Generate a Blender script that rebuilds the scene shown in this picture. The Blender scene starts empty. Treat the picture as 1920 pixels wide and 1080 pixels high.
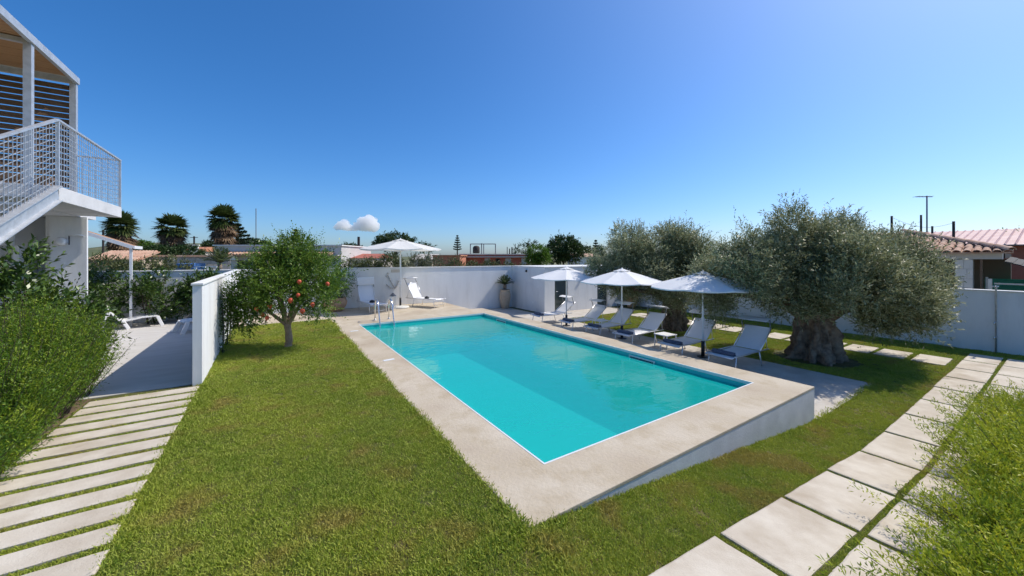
import bpy, math, random
import numpy as np
from mathutils import Vector, Matrix
from mathutils import noise as mnoise
random.seed(7)
PI = math.pi
R = math.radians
S = bpy.context.scene
COL = S.collection

# ------------------------------------------------------------------ camera
F, CX, CY, HC = 690.0, 960.0, 484.0, 2.1
YAW = math.atan(452 / 690.0)
CC, SS = math.cos(YAW), math.sin(YAW)
CAM = (-1.667, -2.311, HC)
cd = bpy.data.cameras.new('camera')
cam = bpy.data.objects.new('camera', cd)
COL.objects.link(cam)
cam.location = CAM
cam.rotation_euler = (PI / 2, 0, -YAW)
cd.sensor_width = 36
cd.lens = 36 * F / 1920
cd.shift_y = (CY - 540) / 1920
cd.clip_start = 0.05
cd.clip_end = 20000
S.camera = cam

# ------------------------------------------------------------------ sky, sun, exposure
SUN = Vector((1.0, -0.18, 1.27)).normalized()
W = bpy.data.worlds.new('World')
S.world = W
W.use_nodes = True
nt = W.node_tree
bg = nt.nodes['Background']
sky = nt.nodes.new('ShaderNodeTexSky')
sky.sky_type = 'NISHITA'
sky.sun_disc = False
sky.sun_elevation = math.asin(SUN.z)
sky.sun_rotation = math.atan2(SUN.x, SUN.y)
sky.altitude = 0
sky.air_density = 0.85
sky.dust_density = 1.3
sky.ozone_density = 8.5
hs_ = nt.nodes.new('ShaderNodeHueSaturation')
hs_.inputs['Saturation'].default_value = 1.2
nt.links.new(sky.outputs[0], hs_.inputs['Color'])
nt.links.new(hs_.outputs[0], bg.inputs[0])
bg.inputs[1].default_value = 0.115
sl = bpy.data.lights.new('sun', 'SUN')
sl.energy = 2.9
sl.angle = R(0.53)
sl.color = (1.0, 0.935, 0.83)
so = bpy.data.objects.new('sun', sl)
COL.objects.link(so)
so.rotation_euler = SUN.to_track_quat('Z', 'Y').to_euler()
so.location = (20, -5, 30)
S.view_settings.view_transform = 'Standard'
S.view_settings.look = 'None'
S.view_settings.exposure = 0.6
S.view_settings.gamma = 1.0
S.view_settings.use_curve_mapping = False
S.cycles.max_bounces = 10
S.cycles.transparent_max_bounces = 16
S.cycles.use_adaptive_sampling = True
S.cycles.adaptive_threshold = 0.02
S.cycles.use_denoising = True

# ------------------------------------------------------------------ helpers
ZD = -0.53                                   # level of the sunken deck side


def gz(u):
    return ZD * min(1.0, max(0.0, u / 5.4))


def c2w(X, Y):
    return (X * CC + Y * SS, -X * SS + Y * CC)


def at(x, y, d):
    """point seen at photo pixel x, y at depth d metres in front of the camera"""
    X = (x - CX) / F * d
    a, b = c2w(X, d)
    return Vector((a + CAM[0], b + CAM[1], HC - (y - CY) / F * d))


def lat(l, d):
    return (l * CC + d * SS, -l * SS + d * CC)


MATS = {}


def mat(name, c1, c2=None, scale=6.0, rough=0.7, bump=0.0, bscale=None, metal=0.0, spec=0.4, coords='Object',
        stretch=None, c3=None, scale3=1.0, amt3=0.5, detail=6, lo=0.35, hi=0.65, trans=0.0, coat=0.0):
    m = bpy.data.materials.new(name)
    m.use_nodes = True
    t = m.node_tree
    p = t.nodes['Principled BSDF']
    p.inputs['Roughness'].default_value = rough
    p.inputs['Metallic'].default_value = metal
    p.inputs['Specular IOR Level'].default_value = spec
    p.inputs['Coat Weight'].default_value = coat
    if coords == 'World':
        co = t.nodes.new('ShaderNodeNewGeometry').outputs['Position']
    else:
        co = t.nodes.new('ShaderNodeTexCoord').outputs['Object']
    if stretch:
        mp = t.nodes.new('ShaderNodeMapping')
        mp.inputs['Scale'].default_value = stretch
        t.links.new(co, mp.inputs[0])
        co = mp.outputs[0]

    def noise(sc, de=detail):
        n = t.nodes.new('ShaderNodeTexNoise')
        n.inputs['Scale'].default_value = sc
        n.inputs['Detail'].default_value = de
        n.inputs['Roughness'].default_value = 0.62
        t.links.new(co, n.inputs['Vector'])
        return n.outputs['Fac']

    def ramp(f, a, b):
        r = t.nodes.new('ShaderNodeMapRange')
        r.inputs[1].default_value = a
        r.inputs[2].default_value = b
        t.links.new(f, r.inputs[0])
        return r.outputs[0]

    def mix(f, a, b):
        x = t.nodes.new('ShaderNodeMix')
        x.data_type = 'RGBA'
        for s, v in ((x.inputs[0], f), (x.inputs[6], a), (x.inputs[7], b)):
            if hasattr(v, 'links'):
                t.links.new(v, s)
            elif isinstance(v, tuple):
                s.default_value = (*v, 1)
            else:
                s.default_value = v
        return x.outputs[2]
    if c2 is None:
        p.inputs['Base Color'].default_value = (*c1, 1)
    else:
        o = mix(ramp(noise(scale), lo, hi), c1, c2)
        if c3 is not None:
            r = ramp(noise(scale3, 4), 0.5, 0.72)
            k = t.nodes.new('ShaderNodeMath')
            k.operation = 'MULTIPLY'
            k.inputs[1].default_value = amt3
            t.links.new(r, k.inputs[0])
            o = mix(k.outputs[0], o, c3)
        t.links.new(o, p.inputs['Base Color'])
    if bump:
        b = t.nodes.new('ShaderNodeBump')
        b.inputs['Strength'].default_value = bump
        b.inputs['Distance'].default_value = 0.02
        t.links.new(noise(bscale or scale * 4), b.inputs['Height'])
        t.links.new(b.outputs[0], p.inputs['Normal'])
    if trans:
        tr = t.nodes.new('ShaderNodeBsdfTranslucent')
        tr.inputs[0].default_value = (*c1, 1)
        ms = t.nodes.new('ShaderNodeMixShader')
        ms.inputs[0].default_value = trans
        t.links.new(p.outputs[0], ms.inputs[1])
        t.links.new(tr.outputs[0], ms.inputs[2])
        t.links.new(ms.outputs[0], t.nodes['Material Output'].inputs[0])
    MATS[name] = m
    return m


def leafmat(name, c1, c2, c3, back=None, rough=0.5, trans=0.22, tcol=None, spec=0.35):
    """per-leaf colour from the face attribute rnd; translucent"""
    m = bpy.data.materials.new(name)
    m.use_nodes = True
    t = m.node_tree
    p = t.nodes['Principled BSDF']
    p.inputs['Roughness'].default_value = rough
    p.inputs['Specular IOR Level'].default_value = spec
    a = t.nodes.new('ShaderNodeAttribute')
    a.attribute_name = 'rnd'
    r = t.nodes.new('ShaderNodeValToRGB')
    r.color_ramp.elements[0].color = (*c1, 1)
    r.color_ramp.elements[1].color = (*c3, 1)
    e = r.color_ramp.elements.new(0.5)
    e.color = (*c2, 1)
    t.links.new(a.outputs['Fac'], r.inputs[0])
    out = r.outputs[0]
    if back:
        g = t.nodes.new('ShaderNodeNewGeometry')
        x = t.nodes.new('ShaderNodeMix')
        x.data_type = 'RGBA'
        t.links.new(g.outputs['Backfacing'], x.inputs[0])
        t.links.new(out, x.inputs[6])
        x.inputs[7].default_value = (*back, 1)
        out = x.outputs[2]
    t.links.new(out, p.inputs['Base Color'])
    tr = t.nodes.new('ShaderNodeBsdfTranslucent')
    if tcol:
        tr.inputs[0].default_value = (*tcol, 1)
    else:
        t.links.new(out, tr.inputs[0])
    ms = t.nodes.new('ShaderNodeMixShader')
    ms.inputs[0].default_value = trans
    t.links.new(p.outputs[0], ms.inputs[1])
    t.links.new(tr.outputs[0], ms.inputs[2])
    t.links.new(ms.outputs[0], t.nodes['Material Output'].inputs[0])
    return m


def tag(o, label=None, cat=None, group=None, kind=None):
    if label:
        o['label'] = label
    if cat:
        o['category'] = cat
    if group:
        o['group'] = group
    if kind:
        o['kind'] = kind
    return o


def thing(name, label, cat, loc=(0, 0, 0), rz=0.0, group=None):
    o = bpy.data.objects.new(name, None)
    COL.objects.link(o)
    o.location = loc
    o.rotation_euler = (0, 0, rz)
    o.empty_display_size = 0.1
    return tag(o, label, cat, group)


def copy_tree(o, parent=None):
    c = o.copy()
    COL.objects.link(c)
    c.parent = parent
    for ch in list(o.children):
        copy_tree(ch, c)
    return c


class MB:
    """collects shapes, then links them as one mesh object"""

    def __init__(s):
        s.v = []
        s.f = []

    def add(s, vs, fs):
        n = len(s.v)
        s.v += [tuple(p) for p in vs]
        s.f += [tuple(i + n for i in f) for f in fs]
        return s

    def box(s, x0, x1, y0, y1, z0, z1):
        return s.add([(x, y, z) for z in (z0, z1) for x, y in ((x0, y0), (x1, y0), (x1, y1), (x0, y1))],
                     [(0, 3, 2, 1), (4, 5, 6, 7), (0, 1, 5, 4), (1, 2, 6, 5), (2, 3, 7, 6), (3, 0, 4, 7)])

    def beam(s, a, b, w, h, up=(0, 0, 1)):
        """rectangular bar from a to b, w wide and h high"""
        a, b = Vector(a), Vector(b)
        d = (b - a).normalized()
        sd = d.cross(Vector(up))
        if sd.length < 1e-4:
            sd = d.cross(Vector((1, 0, 0)))
        sd.normalize()
        u = sd.cross(d)
        vs = [p + sd * (i * w / 2) + u * (j * h / 2) for p in (a, b) for i, j in ((-1, -1), (1, -1), (1, 1), (-1, 1))]
        return s.add(vs, [(0, 1, 2, 3), (7, 6, 5, 4), (0, 4, 5, 1), (1, 5, 6, 2), (2, 6, 7, 3), (3, 7, 4, 0)])

    def tube(s, pts, r, n=8, cap=True):
        pts = [Vector(p) for p in pts]
        rs = r if isinstance(r, (list, tuple)) else [r] * len(pts)
        rings = []
        prev = None
        for i, p in enumerate(pts):
            d = (pts[min(i + 1, len(pts) - 1)] - pts[max(i - 1, 0)]).normalized()
            if prev is None:
                a = d.cross(Vector((0, 0, 1)))
                if a.length < 1e-3:
                    a = d.cross(Vector((1, 0, 0)))
            else:
                a = prev - d * prev.dot(d)
            a.normalize()
            prev = a
            b = d.cross(a)
            rings.append([p + (a * math.cos(k * 2 * PI / n) + b * math.sin(k * 2 * PI / n)) * rs[i] for k in range(n)])
        vs = [q for g in rings for q in g]
        fs = [(i * n + k, i * n + (k + 1) % n, (i + 1) * n + (k + 1) % n, (i + 1) * n + k)
              for i in range(len(pts) - 1) for k in range(n)]
        if cap:
            fs += [tuple(range(n))[::-1], tuple((len(pts) - 1) * n + k for k in range(n))]
        return s.add(vs, fs)

    def lathe(s, prof, n=20, c=(0, 0, 0)):
        vs = [(c[0] + r * math.cos(k * 2 * PI / n), c[1] + r * math.sin(k * 2 * PI / n), c[2] + z) for r, z in prof for k in range(n)]
        fs = [(i * n + k, i * n + (k + 1) % n, (i + 1) * n + (k + 1) % n, (i + 1) * n + k)
              for i in range(len(prof) - 1) for k in range(n)]
        fs += [tuple(range(n))[::-1], tuple((len(prof) - 1) * n + k for k in range(n))]
        return s.add(vs, fs)

    def build(s, name, m, parent=None, loc=None, smooth=False, bevel=0.0, rz=0.0):
        me = bpy.data.meshes.new(name)
        me.from_pydata(s.v, [], s.f)
        me.update()
        if m:
            me.materials.append(m)
        o = bpy.data.objects.new(name, me)
        COL.objects.link(o)
        if parent:
            o.parent = parent
        if loc is not None:
            o.location = loc
        if rz:
            o.rotation_euler = (0, 0, rz)
        if smooth:
            me.polygons.foreach_set('use_smooth', [True] * len(me.polygons))
        if bevel:
            b = o.modifiers.new('bevel', 'BEVEL')
            b.width = bevel
            b.segments = 2
            b.limit_method = 'ANGLE'
        return o


def np_mesh(name, V, Q, m, rnd=None, smooth=False):
    """mesh object from numpy verts and quads, with an optional per-face value"""
    V = np.asarray(V, np.float32)
    Q = np.asarray(Q, np.int32)
    me = bpy.data.meshes.new(name)
    me.vertices.add(len(V))
    me.vertices.foreach_set('co', V.ravel())
    k = Q.shape[1]
    me.loops.add(Q.size)
    me.loops.foreach_set('vertex_index', Q.ravel())
    me.polygons.add(len(Q))
    me.polygons.foreach_set('loop_start', np.arange(0, Q.size, k, dtype=np.int32))
    me.update(calc_edges=True)
    if rnd is not None:
        a = me.attributes.new('rnd', 'FLOAT', 'FACE')
        a.data.foreach_set('value', np.asarray(rnd, np.float32))
    if smooth:
        me.polygons.foreach_set('use_smooth', np.ones(len(Q), bool))
    me.materials.append(m)
    o = bpy.data.objects.new(name, me)
    COL.objects.link(o)
    return o


def nrm(a):
    return a / np.maximum(np.linalg.norm(a, axis=-1, keepdims=True), 1e-9)


def leaf_quads(P, T, L, Wd, rng, fold=0.25):
    """rhombic leaves: base P, direction T"""
    n = len(P)
    T = nrm(T)
    side = nrm(np.cross(T, nrm(rng.normal(size=(n, 3)) + np.array([0, 0, 0.9]))))
    up = np.cross(side, T)
    L = np.broadcast_to(np.asarray(L, float).reshape(-1, 1), (n, 1))
    Wd = np.broadcast_to(np.asarray(Wd, float).reshape(-1, 1), (n, 1))
    mid = P + T * L * 0.48
    lift = up * Wd * fold
    V = np.stack([P, mid + side * Wd * .5 + lift, P + T * L - up * L * .08, mid - side * Wd * .5 + lift], 1).reshape(-1, 3)
    Q = np.arange(4 * n).reshape(n, 4)
    return V, Q


def wob(p, k, ph):
    return (np.sin(p[:, 0] * k + ph) * np.sin(p[:, 1] * k * 1.13 + 2.1 * ph) * np.sin(p[:, 2] * k * .93 + .7 * ph)
            + .6 * np.sin(p[:, 0] * k * 2.3 + 1.7 * ph + p[:, 2] * k) * np.sin(p[:, 1] * k * 2.1 + p[:, 2] * k * 1.7))


def crown(name, blobs, ntw, per, L, Wd, m, seed, shell=0.55, up=0.25, tl=0.28, spread=0.9, gap=-0.35, gk=2.6, droop=0.0, lvar=.35):
    rng = np.random.default_rng(seed)
    B = np.array(blobs, float)
    w = (B[:, 3] * B[:, 4] * B[:, 5]) ** .67
    idx = rng.choice(len(B), ntw, p=w / w.sum())
    d = nrm(rng.normal(size=(ntw, 3)))
    rad = shell + (1 - shell) * rng.random((ntw, 1)) ** .6
    C, Rr = B[idx, :3], B[idx, 3:]
    P0 = C + d * rad * Rr
    keep = wob(P0, gk, seed * .7) > gap
    P0, d = P0[keep], d[keep]
    n = len(P0)
    tw = nrm(d * .8 + rng.normal(size=(n, 3)) * .45 + np.array([0, 0, up - droop]))
    ln = tl * (0.5 + rng.random((n, 1)) * .9 + (rng.random((n, 1)) > .93) * .9)
    j = (np.arange(per) + .5) / per
    pos = P0[:, None, :] + tw[:, None, :] * (ln * j[None, :])[:, :, None]
    pos[:, :, 2] -= droop * (ln * j[None, :]) ** 2 * 1.2
    ld = tw[:, None, :] + nrm(rng.normal(size=(n, per, 3))) * spread
    pos = pos.reshape(-1, 3)
    ld = ld.reshape(-1, 3)
    k = len(pos)
    Ls = L * (1 - lvar + 2 * lvar * rng.random(k))
    V, Q = leaf_quads(pos, ld, Ls, Wd * Ls / L, rng)
    tone = np.repeat(rng.random(n), per) * .55 + rng.random(k) * .45
    return np_mesh(name, V, Q, m, tone)


def limb(mb, pts, radii, n=9, rough=0.12, seed=0):
    rnd = random.Random(seed)
    pts = [Vector(p) for p in pts]
    out, rr = [], []
    for i in range(len(pts) - 1):
        for k in range(4):
            f = k / 4
            p = pts[i].lerp(pts[i + 1], f)
            r = radii[i] * (1 - f) + radii[i + 1] * f
            out.append(p + Vector((rnd.uniform(-1, 1), rnd.uniform(-1, 1), 0)) * r * rough * 1.5)
            rr.append(r * (1 + rnd.uniform(-rough, rough)))
    out.append(pts[-1])
    rr.append(radii[-1])
    mb.tube(out, rr, n)


# ------------------------------------------------------------------ materials
travertine = mat('travertine', (.43, .35, .24), (.56, .485, .375), 2.2, .78, .4, 26, coords='World', c3=(.33, .245, .16), scale3=1.1, amt3=.85, lo=.36, hi=.64)
slabm = mat('concrete_slab', (.48, .41, .315), (.60, .535, .435), 2.6, .8, .25, 60, coords='World', c3=(.36, .285, .20), scale3=1.7, amt3=.7)
deckm = mat('deck_stone', (.44, .39, .325), (.54, .50, .435), 3.0, .8, .2, 30, coords='World', c3=(.40, .34, .27), scale3=1.6)
patiom = mat('patio_concrete', (.52, .49, .445), (.60, .575, .535), 2.0, .75, .1, 30, coords='World', stretch=(.6, 2.4, 1), c3=(.52, .48, .43), scale3=1.4)
white = mat('white_render', (.80, .80, .79), (.74, .745, .74), 1.3, .85, .12, 70, coords='World', c3=(.60, .595, .58), scale3=1.6, amt3=.5, stretch=(1.6, 1.6, .35))
whitecap = mat('white_cap', (.80, .79, .76), (.70, .69, .66), 3.0, .7, coords='World')
greyrender = mat('grey_render', (.58, .575, .57), (.66, .655, .65), 2.5, .85, .2, 40, coords='World', c3=(.47, .465, .46), scale3=1.3, amt3=.6)
liner = mat('pool_liner', (.016, .50, .485), (.02, .52, .505), .8, .6, coords='World')
trim = mat('white_trim', (.68, .70, .70), rough=.5)
steel = mat('stainless_steel', (.72, .72, .72), rough=.18, metal=1.0)
alu = mat('aluminium', (.78, .78, .79), rough=.35, metal=.85)
galv = mat('galvanised_steel', (.60, .62, .64), (.48, .50, .52), 9, .5, metal=.55, coords='World')
sling = mat('grey_sling', (.80, .80, .81), (.84, .84, .85), 30, .7, .05, 300, trans=.12)
slingw = mat('white_sling', (.82, .82, .82), (.77, .77, .78), 30, .7, .05, 300, trans=.15)
canvas = mat('white_canvas', (.90, .90, .89), (.86, .86, .86), 4, .8, .1, 9, trans=.22)
canvas2 = mat('cream_canvas', (.84, .83, .79), (.80, .79, .75), 4, .8, .1, 9, trans=.30)
blackm = mat('black_plastic', (.02, .02, .022), rough=.5)
towelm = mat('towel', (.085, .10, .145), (.12, .135, .18), 60, .95, .4, 200)
plastic = mat('white_plastic', (.82, .82, .81), rough=.35)
darkwood = mat('brown_boards', (.12, .07, .04), (.18, .115, .07), 5, .65, .2, 30, stretch=(1, 9, 9))
ceilwood = mat('ceiling_boards', (.33, .17, .075), (.43, .24, .115), 4, .6, .15, 30, stretch=(.6, 8, 8))
terracotta = mat('terracotta', (.42, .24, .13), (.52, .33, .20), 5, .85, .2, 40)
buffpot = mat('buff_clay', (.44, .34, .24), (.53, .43, .32), 7, .85, .25, 40)
roofclay = mat('roof_tile_clay', (.46, .25, .16), (.60, .40, .28), 3, .85, .2, 20, coords='World', c3=(.35, .26, .20), scale3=1.8)
roofred = mat('orange_roof', (.48, .19, .10), (.56, .27, .15), 2, .85, coords='World')
brick = mat('red_wall', (.33, .10, .07), (.40, .135, .09), 1.5, .9, coords='World')
orangewall = mat('orange_wall', (.50, .19, .11), (.55, .23, .14), 1.5, .9, coords='World')
stoneb = mat('stone_block', (.66, .59, .50), (.72, .66, .58), 2.5, .85, .15, 30, coords='World')
beamgrey = mat('beam_plaster', (.52, .47, .41), (.58, .53, .47), 2, .85, coords='World')
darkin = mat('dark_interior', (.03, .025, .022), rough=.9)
blockw = mat('concrete_blocks', (.33, .30, .275), (.42, .385, .35), 3, .9, .3, 30, coords='World')
metalroof = mat('sheet_metal_roof', (.52, .32, .28), (.60, .42, .37), 1.5, .6, .0, coords='World', c3=(.42, .20, .16), scale3=.9)
tarp = mat('blue_tarpaulin', (.06, .16, .40), (.09, .22, .48), 6, .5)
green_net = mat('green_netting', (.03, .22, .16), (.05, .28, .20), 8, .8)
darkawn = mat('dark_awning', (.03, .028, .026), (.05, .046, .042), 14, .8, stretch=(1, 6, 1))
bark = mat('olive_bark', (.17, .115, .08), (.33, .25, .18), 7, .95, 1.0, 11, coords='World', c3=(.07, .045, .03), scale3=5, amt3=.8)
barkl = mat('pomegranate_bark', (.24, .17, .115), (.34, .26, .18), 9, .9, .6, 30)
barkd = mat('dark_bark', (.06, .045, .035), (.10, .08, .06), 8, .9, .5, 30)
palmtrunk = mat('palm_trunk', (.20, .15, .11), (.28, .22, .17), 4, .95, .5, 20)
soil = mat('lawn_soil', (.055, .065, .014), (.10, .10, .025), 1.4, .95, .5, 60, coords='World', c3=(.17, .115, .05), scale3=.9, amt3=.75)
earth = mat('bed_soil', (.11, .075, .045), (.17, .12, .075), 5, .95, .6, 40, coords='World')
ground_m = mat('dry_ground', (.20, .17, .09), (.13, .15, .06), .05, .95, coords='World', c3=(.25, .20, .13), scale3=.02)
hillm = mat('scrub_hill', (.075, .10, .035), (.12, .125, .055), .06, .95, coords='World', c3=(.22, .18, .11), scale3=.03)
fruit_m = mat('pomegranate_skin', (.52, .06, .028), (.62, .13, .05), 14, .4)
glassm = mat('door_glass', (.055, .075, .075), rough=.08, spec=.6)
polem = mat('dark_pole', (.05, .04, .035), rough=.8)
rust = mat('grey_pole', (.20, .20, .20), rough=.6)
cloudm = None

olive_leaf = leafmat('olive_leaf', (.10, .125, .045), (.21, .235, .095), (.42, .42, .20), back=(.40, .42, .25), rough=.45, trans=.24, spec=.5)
pom_leaf = leafmat('pomegranate_leaf', (.065, .13, .016), (.12, .21, .026), (.23, .31, .045), rough=.4, trans=.25)
citrus_leaf = leafmat('citrus_leaf', (.035, .075, .014), (.065, .125, .022), (.15, .22, .04), rough=.35, trans=.15, spec=.5)
rosemary_leaf = leafmat('rosemary_leaf', (.025, .07, .010), (.11, .215, .018), (.40, .47, .035), rough=.5, trans=.35)
feather_leaf = leafmat('feathery_leaf', (.09, .155, .014), (.34, .43, .03), (.64, .60, .05), rough=.5, trans=.32)
hedge_leaf = leafmat('hedge_leaf', (.07, .10, .03), (.12, .145, .05), (.22, .21, .09), rough=.5, trans=.2)
tree_leaf = leafmat('tree_leaf', (.022, .05, .014), (.04, .08, .02), (.085, .13, .035), rough=.5, trans=.15)
bright_leaf = leafmat('bright_leaf', (.06, .13, .012), (.10, .20, .018), (.17, .27, .03), rough=.5, trans=.3)
palm_leaf = leafmat('palm_leaf', (.045, .075, .02), (.08, .115, .03), (.14, .16, .055), rough=.45, trans=.15)
dead_leaf = leafmat('dead_palm_leaf', (.11, .065, .035), (.18, .11, .06), (.28, .19, .11), rough=.8, trans=.1)
pine_leaf = leafmat('pine_leaf', (.018, .035, .018), (.03, .055, .026), (.05, .08, .035), rough=.6, trans=.08)

# ------------------------------------------------------------------ ground, lawn
PX0, PX1, PY0, PY1 = -14.0, 16.0, -9.0, 15.2      # the plot; the wide ground has a hole here
mb = MB()
BIG = 4000
us = [-BIG, -300, -60, PX0, PX1, 60, 300, BIG]
vs = [-BIG, -300, -60, PY0, PY1, 60, 300, BIG]
for i in range(7):
    for j in range(7):
        if i == 3 and j == 3:
            continue
        mb.add([(us[i], vs[j], -.62), (us[i + 1], vs[j], -.62), (us[i + 1], vs[j + 1], -.62), (us[i], vs[j + 1], -.62)], [(0, 1, 2, 3)])
tag(mb.build('ground', ground_m), kind='structure')

mb = MB()


def patch(u0, u1, v0, v1, nu, nv):
    rng = random.Random(int(u0 * 10 + v0))
    n = len(mb.v)
    for i in range(nu + 1):
        for j in range(nv + 1):
            u = u0 + (u1 - u0) * i / nu
            v = v0 + (v1 - v0) * j / nv
            e = 0 if i in (0, nu) or j in (0, nv) else rng.uniform(-.006, .006)
            mb.v.append((u, v, gz(u) + e))
    for i in range(nu):
        for j in range(nv):
            a = n + i * (nv + 1) + j
            mb.f.append((a, a + nv + 1, a + nv + 2, a + 1))


patch(PX0, 0, PY0, PY1, 40, 60)
patch(0, 5.4, PY0, 0, 16, 24)
patch(5.4, PX1, PY0, 0, 24, 24)
patch(8.84, PX1, 0, PY1, 20, 40)
lawn = tag(mb.build('lawn', soil, smooth=True), kind='structure')

# planting beds under the shrubs
tag(MB().box(-9.5, -3.9, 1.0, 5.7, -.05, .012).build('planting_bed', earth), kind='structure')

# ------------------------------------------------------------------ pool
pool = thing('swimming_pool', 'rectangular turquoise swimming pool with broad pale travertine coping', 'pool', (0, 0, 0))
UI0, UI1, VI0, VI1, UO1, VO1 = .66, 5.10, .64, 10.0, 5.74, 11.30


def frame(u0, u1, v0, v1, a0, a1, b0, b1, z0, z1):
    """rectangular ring: outer u0..v1, inner a0..b1"""
    vs = []
    for z in (z0, z1):
        vs += [(u0, v0, z), (u1, v0, z), (u1, v1, z), (u0, v1, z), (a0, b0, z), (a1, b0, z), (a1, b1, z), (a0, b1, z)]
    fs = []
    for k in range(4):
        l = (k + 1) % 4
        fs += [(8 + k, 8 + l, 12 + l, 12 + k), (k, 4 + k, 4 + l, l), (k, l, 8 + l, 8 + k), (4 + k, 12 + k, 12 + l, 4 + l)]
    return vs, fs


m_ = MB()
m_.add(*frame(0, UO1, 0, VO1, UI0, UI1, VI0, VI1, -.03, .008))
m_.build('coping', travertine, pool, bevel=.008)
m_ = MB()
m_.add(*frame(UI0 - .012, UI1 + .012, VI0 - .012, VI1 + .012, UI0 + .008, UI1 - .008, VI0 + .008, VI1 - .008, -.04, .0115))
m_.build('edge_trim', trim, pool)
m_ = MB()
m_.add([(UI0, VI0, -.03), (UI1, VI0, -.03), (UI1, VI1, -.03), (UI0, VI1, -.03), (UI0, VI0, -1.35), (UI1, VI0, -1.35), (UI1, VI1, -1.35), (UI0, VI1, -1.35)],
       [(4, 5, 6, 7), (0, 4, 7, 3), (1, 2, 6, 5), (0, 1, 5, 4), (3, 7, 6, 2)])
m_.build('basin', liner, pool)
m_ = MB()
m_.add([(.004, .004, -.03), (UO1 - .004, .004, -.03), (UO1 - .004, .004, -.7), (.004, .004, -.7)], [(0, 3, 2, 1)])
m_.add([(UO1 - .004, .004, -.03), (UO1 - .004, VO1 - .004, -.03), (UO1 - .004, VO1 - .004, -.7), (UO1 - .004, .004, -.7)], [(0, 3, 2, 1)])
m_.add([(.004, .004, -.03), (.004, VO1, -.03), (.004, VO1, -.3), (.004, .004, -.3)], [(0, 1, 2, 3)])
m_.build('retaining_wall', greyrender, pool)
for v0, v1 in ((2.55, 3.15), (8.43, 8.98)):
    sk = MB().box(UI1 - .012, UI1 - .002, v0, v1, -.19, -.075).build('skimmer', blackm, pool)
    m_ = MB()
    m_.box(UI1 - .022, UI1 - .004, v0 - .03, v0, -.2, -.073).box(UI1 - .022, UI1 - .004, v1, v1 + .03, -.2, -.073)
    m_.box(UI1 - .022, UI1 - .004, v0, v1, -.10, -.073)
    m_.build('frame', trim, sk)
MB().lathe([(.09, 0), (.09, .03), (.07, .045), (0.001, .05)], 16).build('jet', trim, pool, loc=(2.6, VI1 - .04, -.32), smooth=True)
for (x, y) in ((.33, 9.0), (.36, 5.4)):
    MB().box(-.11, .11, -.045, .045, 0, .006).build('inlet_cover', trim, pool, loc=(x, y, .0082), rz=.1)

wm = bpy.data.materials.new('pool_water')
wm.use_nodes = True
t = wm.node_tree
t.nodes.remove(t.nodes['Principled BSDF'])
tr = t.nodes.new('ShaderNodeBsdfTransparent')
tr.inputs[0].default_value = (.70, .95, .965, 1)
gl = t.nodes.new('ShaderNodeBsdfGlossy')
gl.inputs['Roughness'].default_value = 0.02
gl.inputs[0].default_value = (1, 1, 1, 1)
fr = t.nodes.new('ShaderNodeFresnel')
fr.inputs['IOR'].default_value = 1.33
geo = t.nodes.new('ShaderNodeNewGeometry')
mp = t.nodes.new('ShaderNodeMapping')
mp.inputs['Scale'].default_value = (1.0, 1.5, 1)
nz = t.nodes.new('ShaderNodeTexNoise')
nz.inputs['Scale'].default_value = 3.0
nz.inputs['Detail'].default_value = 3
bp = t.nodes.new('ShaderNodeBump')
bp.inputs['Strength'].default_value = .16
bp.inputs['Distance'].default_value = .05
ms = t.nodes.new('ShaderNodeMixShader')
L_ = t.links.new
L_(geo.outputs['Position'], mp.inputs[0])
L_(mp.outputs[0], nz.inputs['Vector'])
L_(nz.outputs[0], bp.inputs['Height'])
L_(bp.outputs[0], gl.inputs['Normal'])
L_(bp.outputs[0], fr.inputs['Normal'])
L_(fr.outputs[0], ms.inputs[0])
df = t.nodes.new('ShaderNodeBsdfDiffuse')
df.inputs[0].default_value = (.014, .56, .50, 1)
m0 = t.nodes.new('ShaderNodeMixShader')
m0.inputs[0].default_value = .50
L_(tr.outputs[0], m0.inputs[1])
L_(df.outputs[0], m0.inputs[2])
L_(m0.outputs[0], ms.inputs[1])
L_(gl.outputs[0], ms.inputs[2])
L_(ms.outputs[0], t.nodes['Material Output'].inputs[0])
m_ = MB()
m_.add([(UI0 + .002, VI0 + .002, -.115), (UI1 - .002, VI0 + .002, -.115), (UI1 - .002, VI1 - .002, -.115), (UI0 + .002, VI1 - .002, -.115)], [(0, 1, 2, 3)])
tag(m_.build('water', wm), 'clear turquoise water filling the swimming pool', kind='structure')

# ladder
lad = thing('pool_ladder', 'chrome pool ladder with two curved handrails at the pool end', 'ladder', (1.27, 10.35, 0))
for x in (0, .45):
    pts = [(x, .24, .008), (x, .24, .45), (x, .20, .62), (x, .10, .70), (x, -.02, .71), (x, -.14, .64), (x, -.22, .48), (x, -.30, .2), (x, -.43, -.05), (x, -.46, -.3), (x, -.46, -1.1)]
    MB().tube(pts, .022, 10).build('handrail', steel, lad, smooth=True)
    MB().lathe([(.05, 0), (.05, .012), (.03, .02)], 14).build('flange', steel, lad, loc=(x, .24, .009), smooth=True)
for z in (-.22, -.48, -.74):
    MB().box(.0, .45, -.50, -.42, z, z + .03).build('rung', steel, lad)

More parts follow.
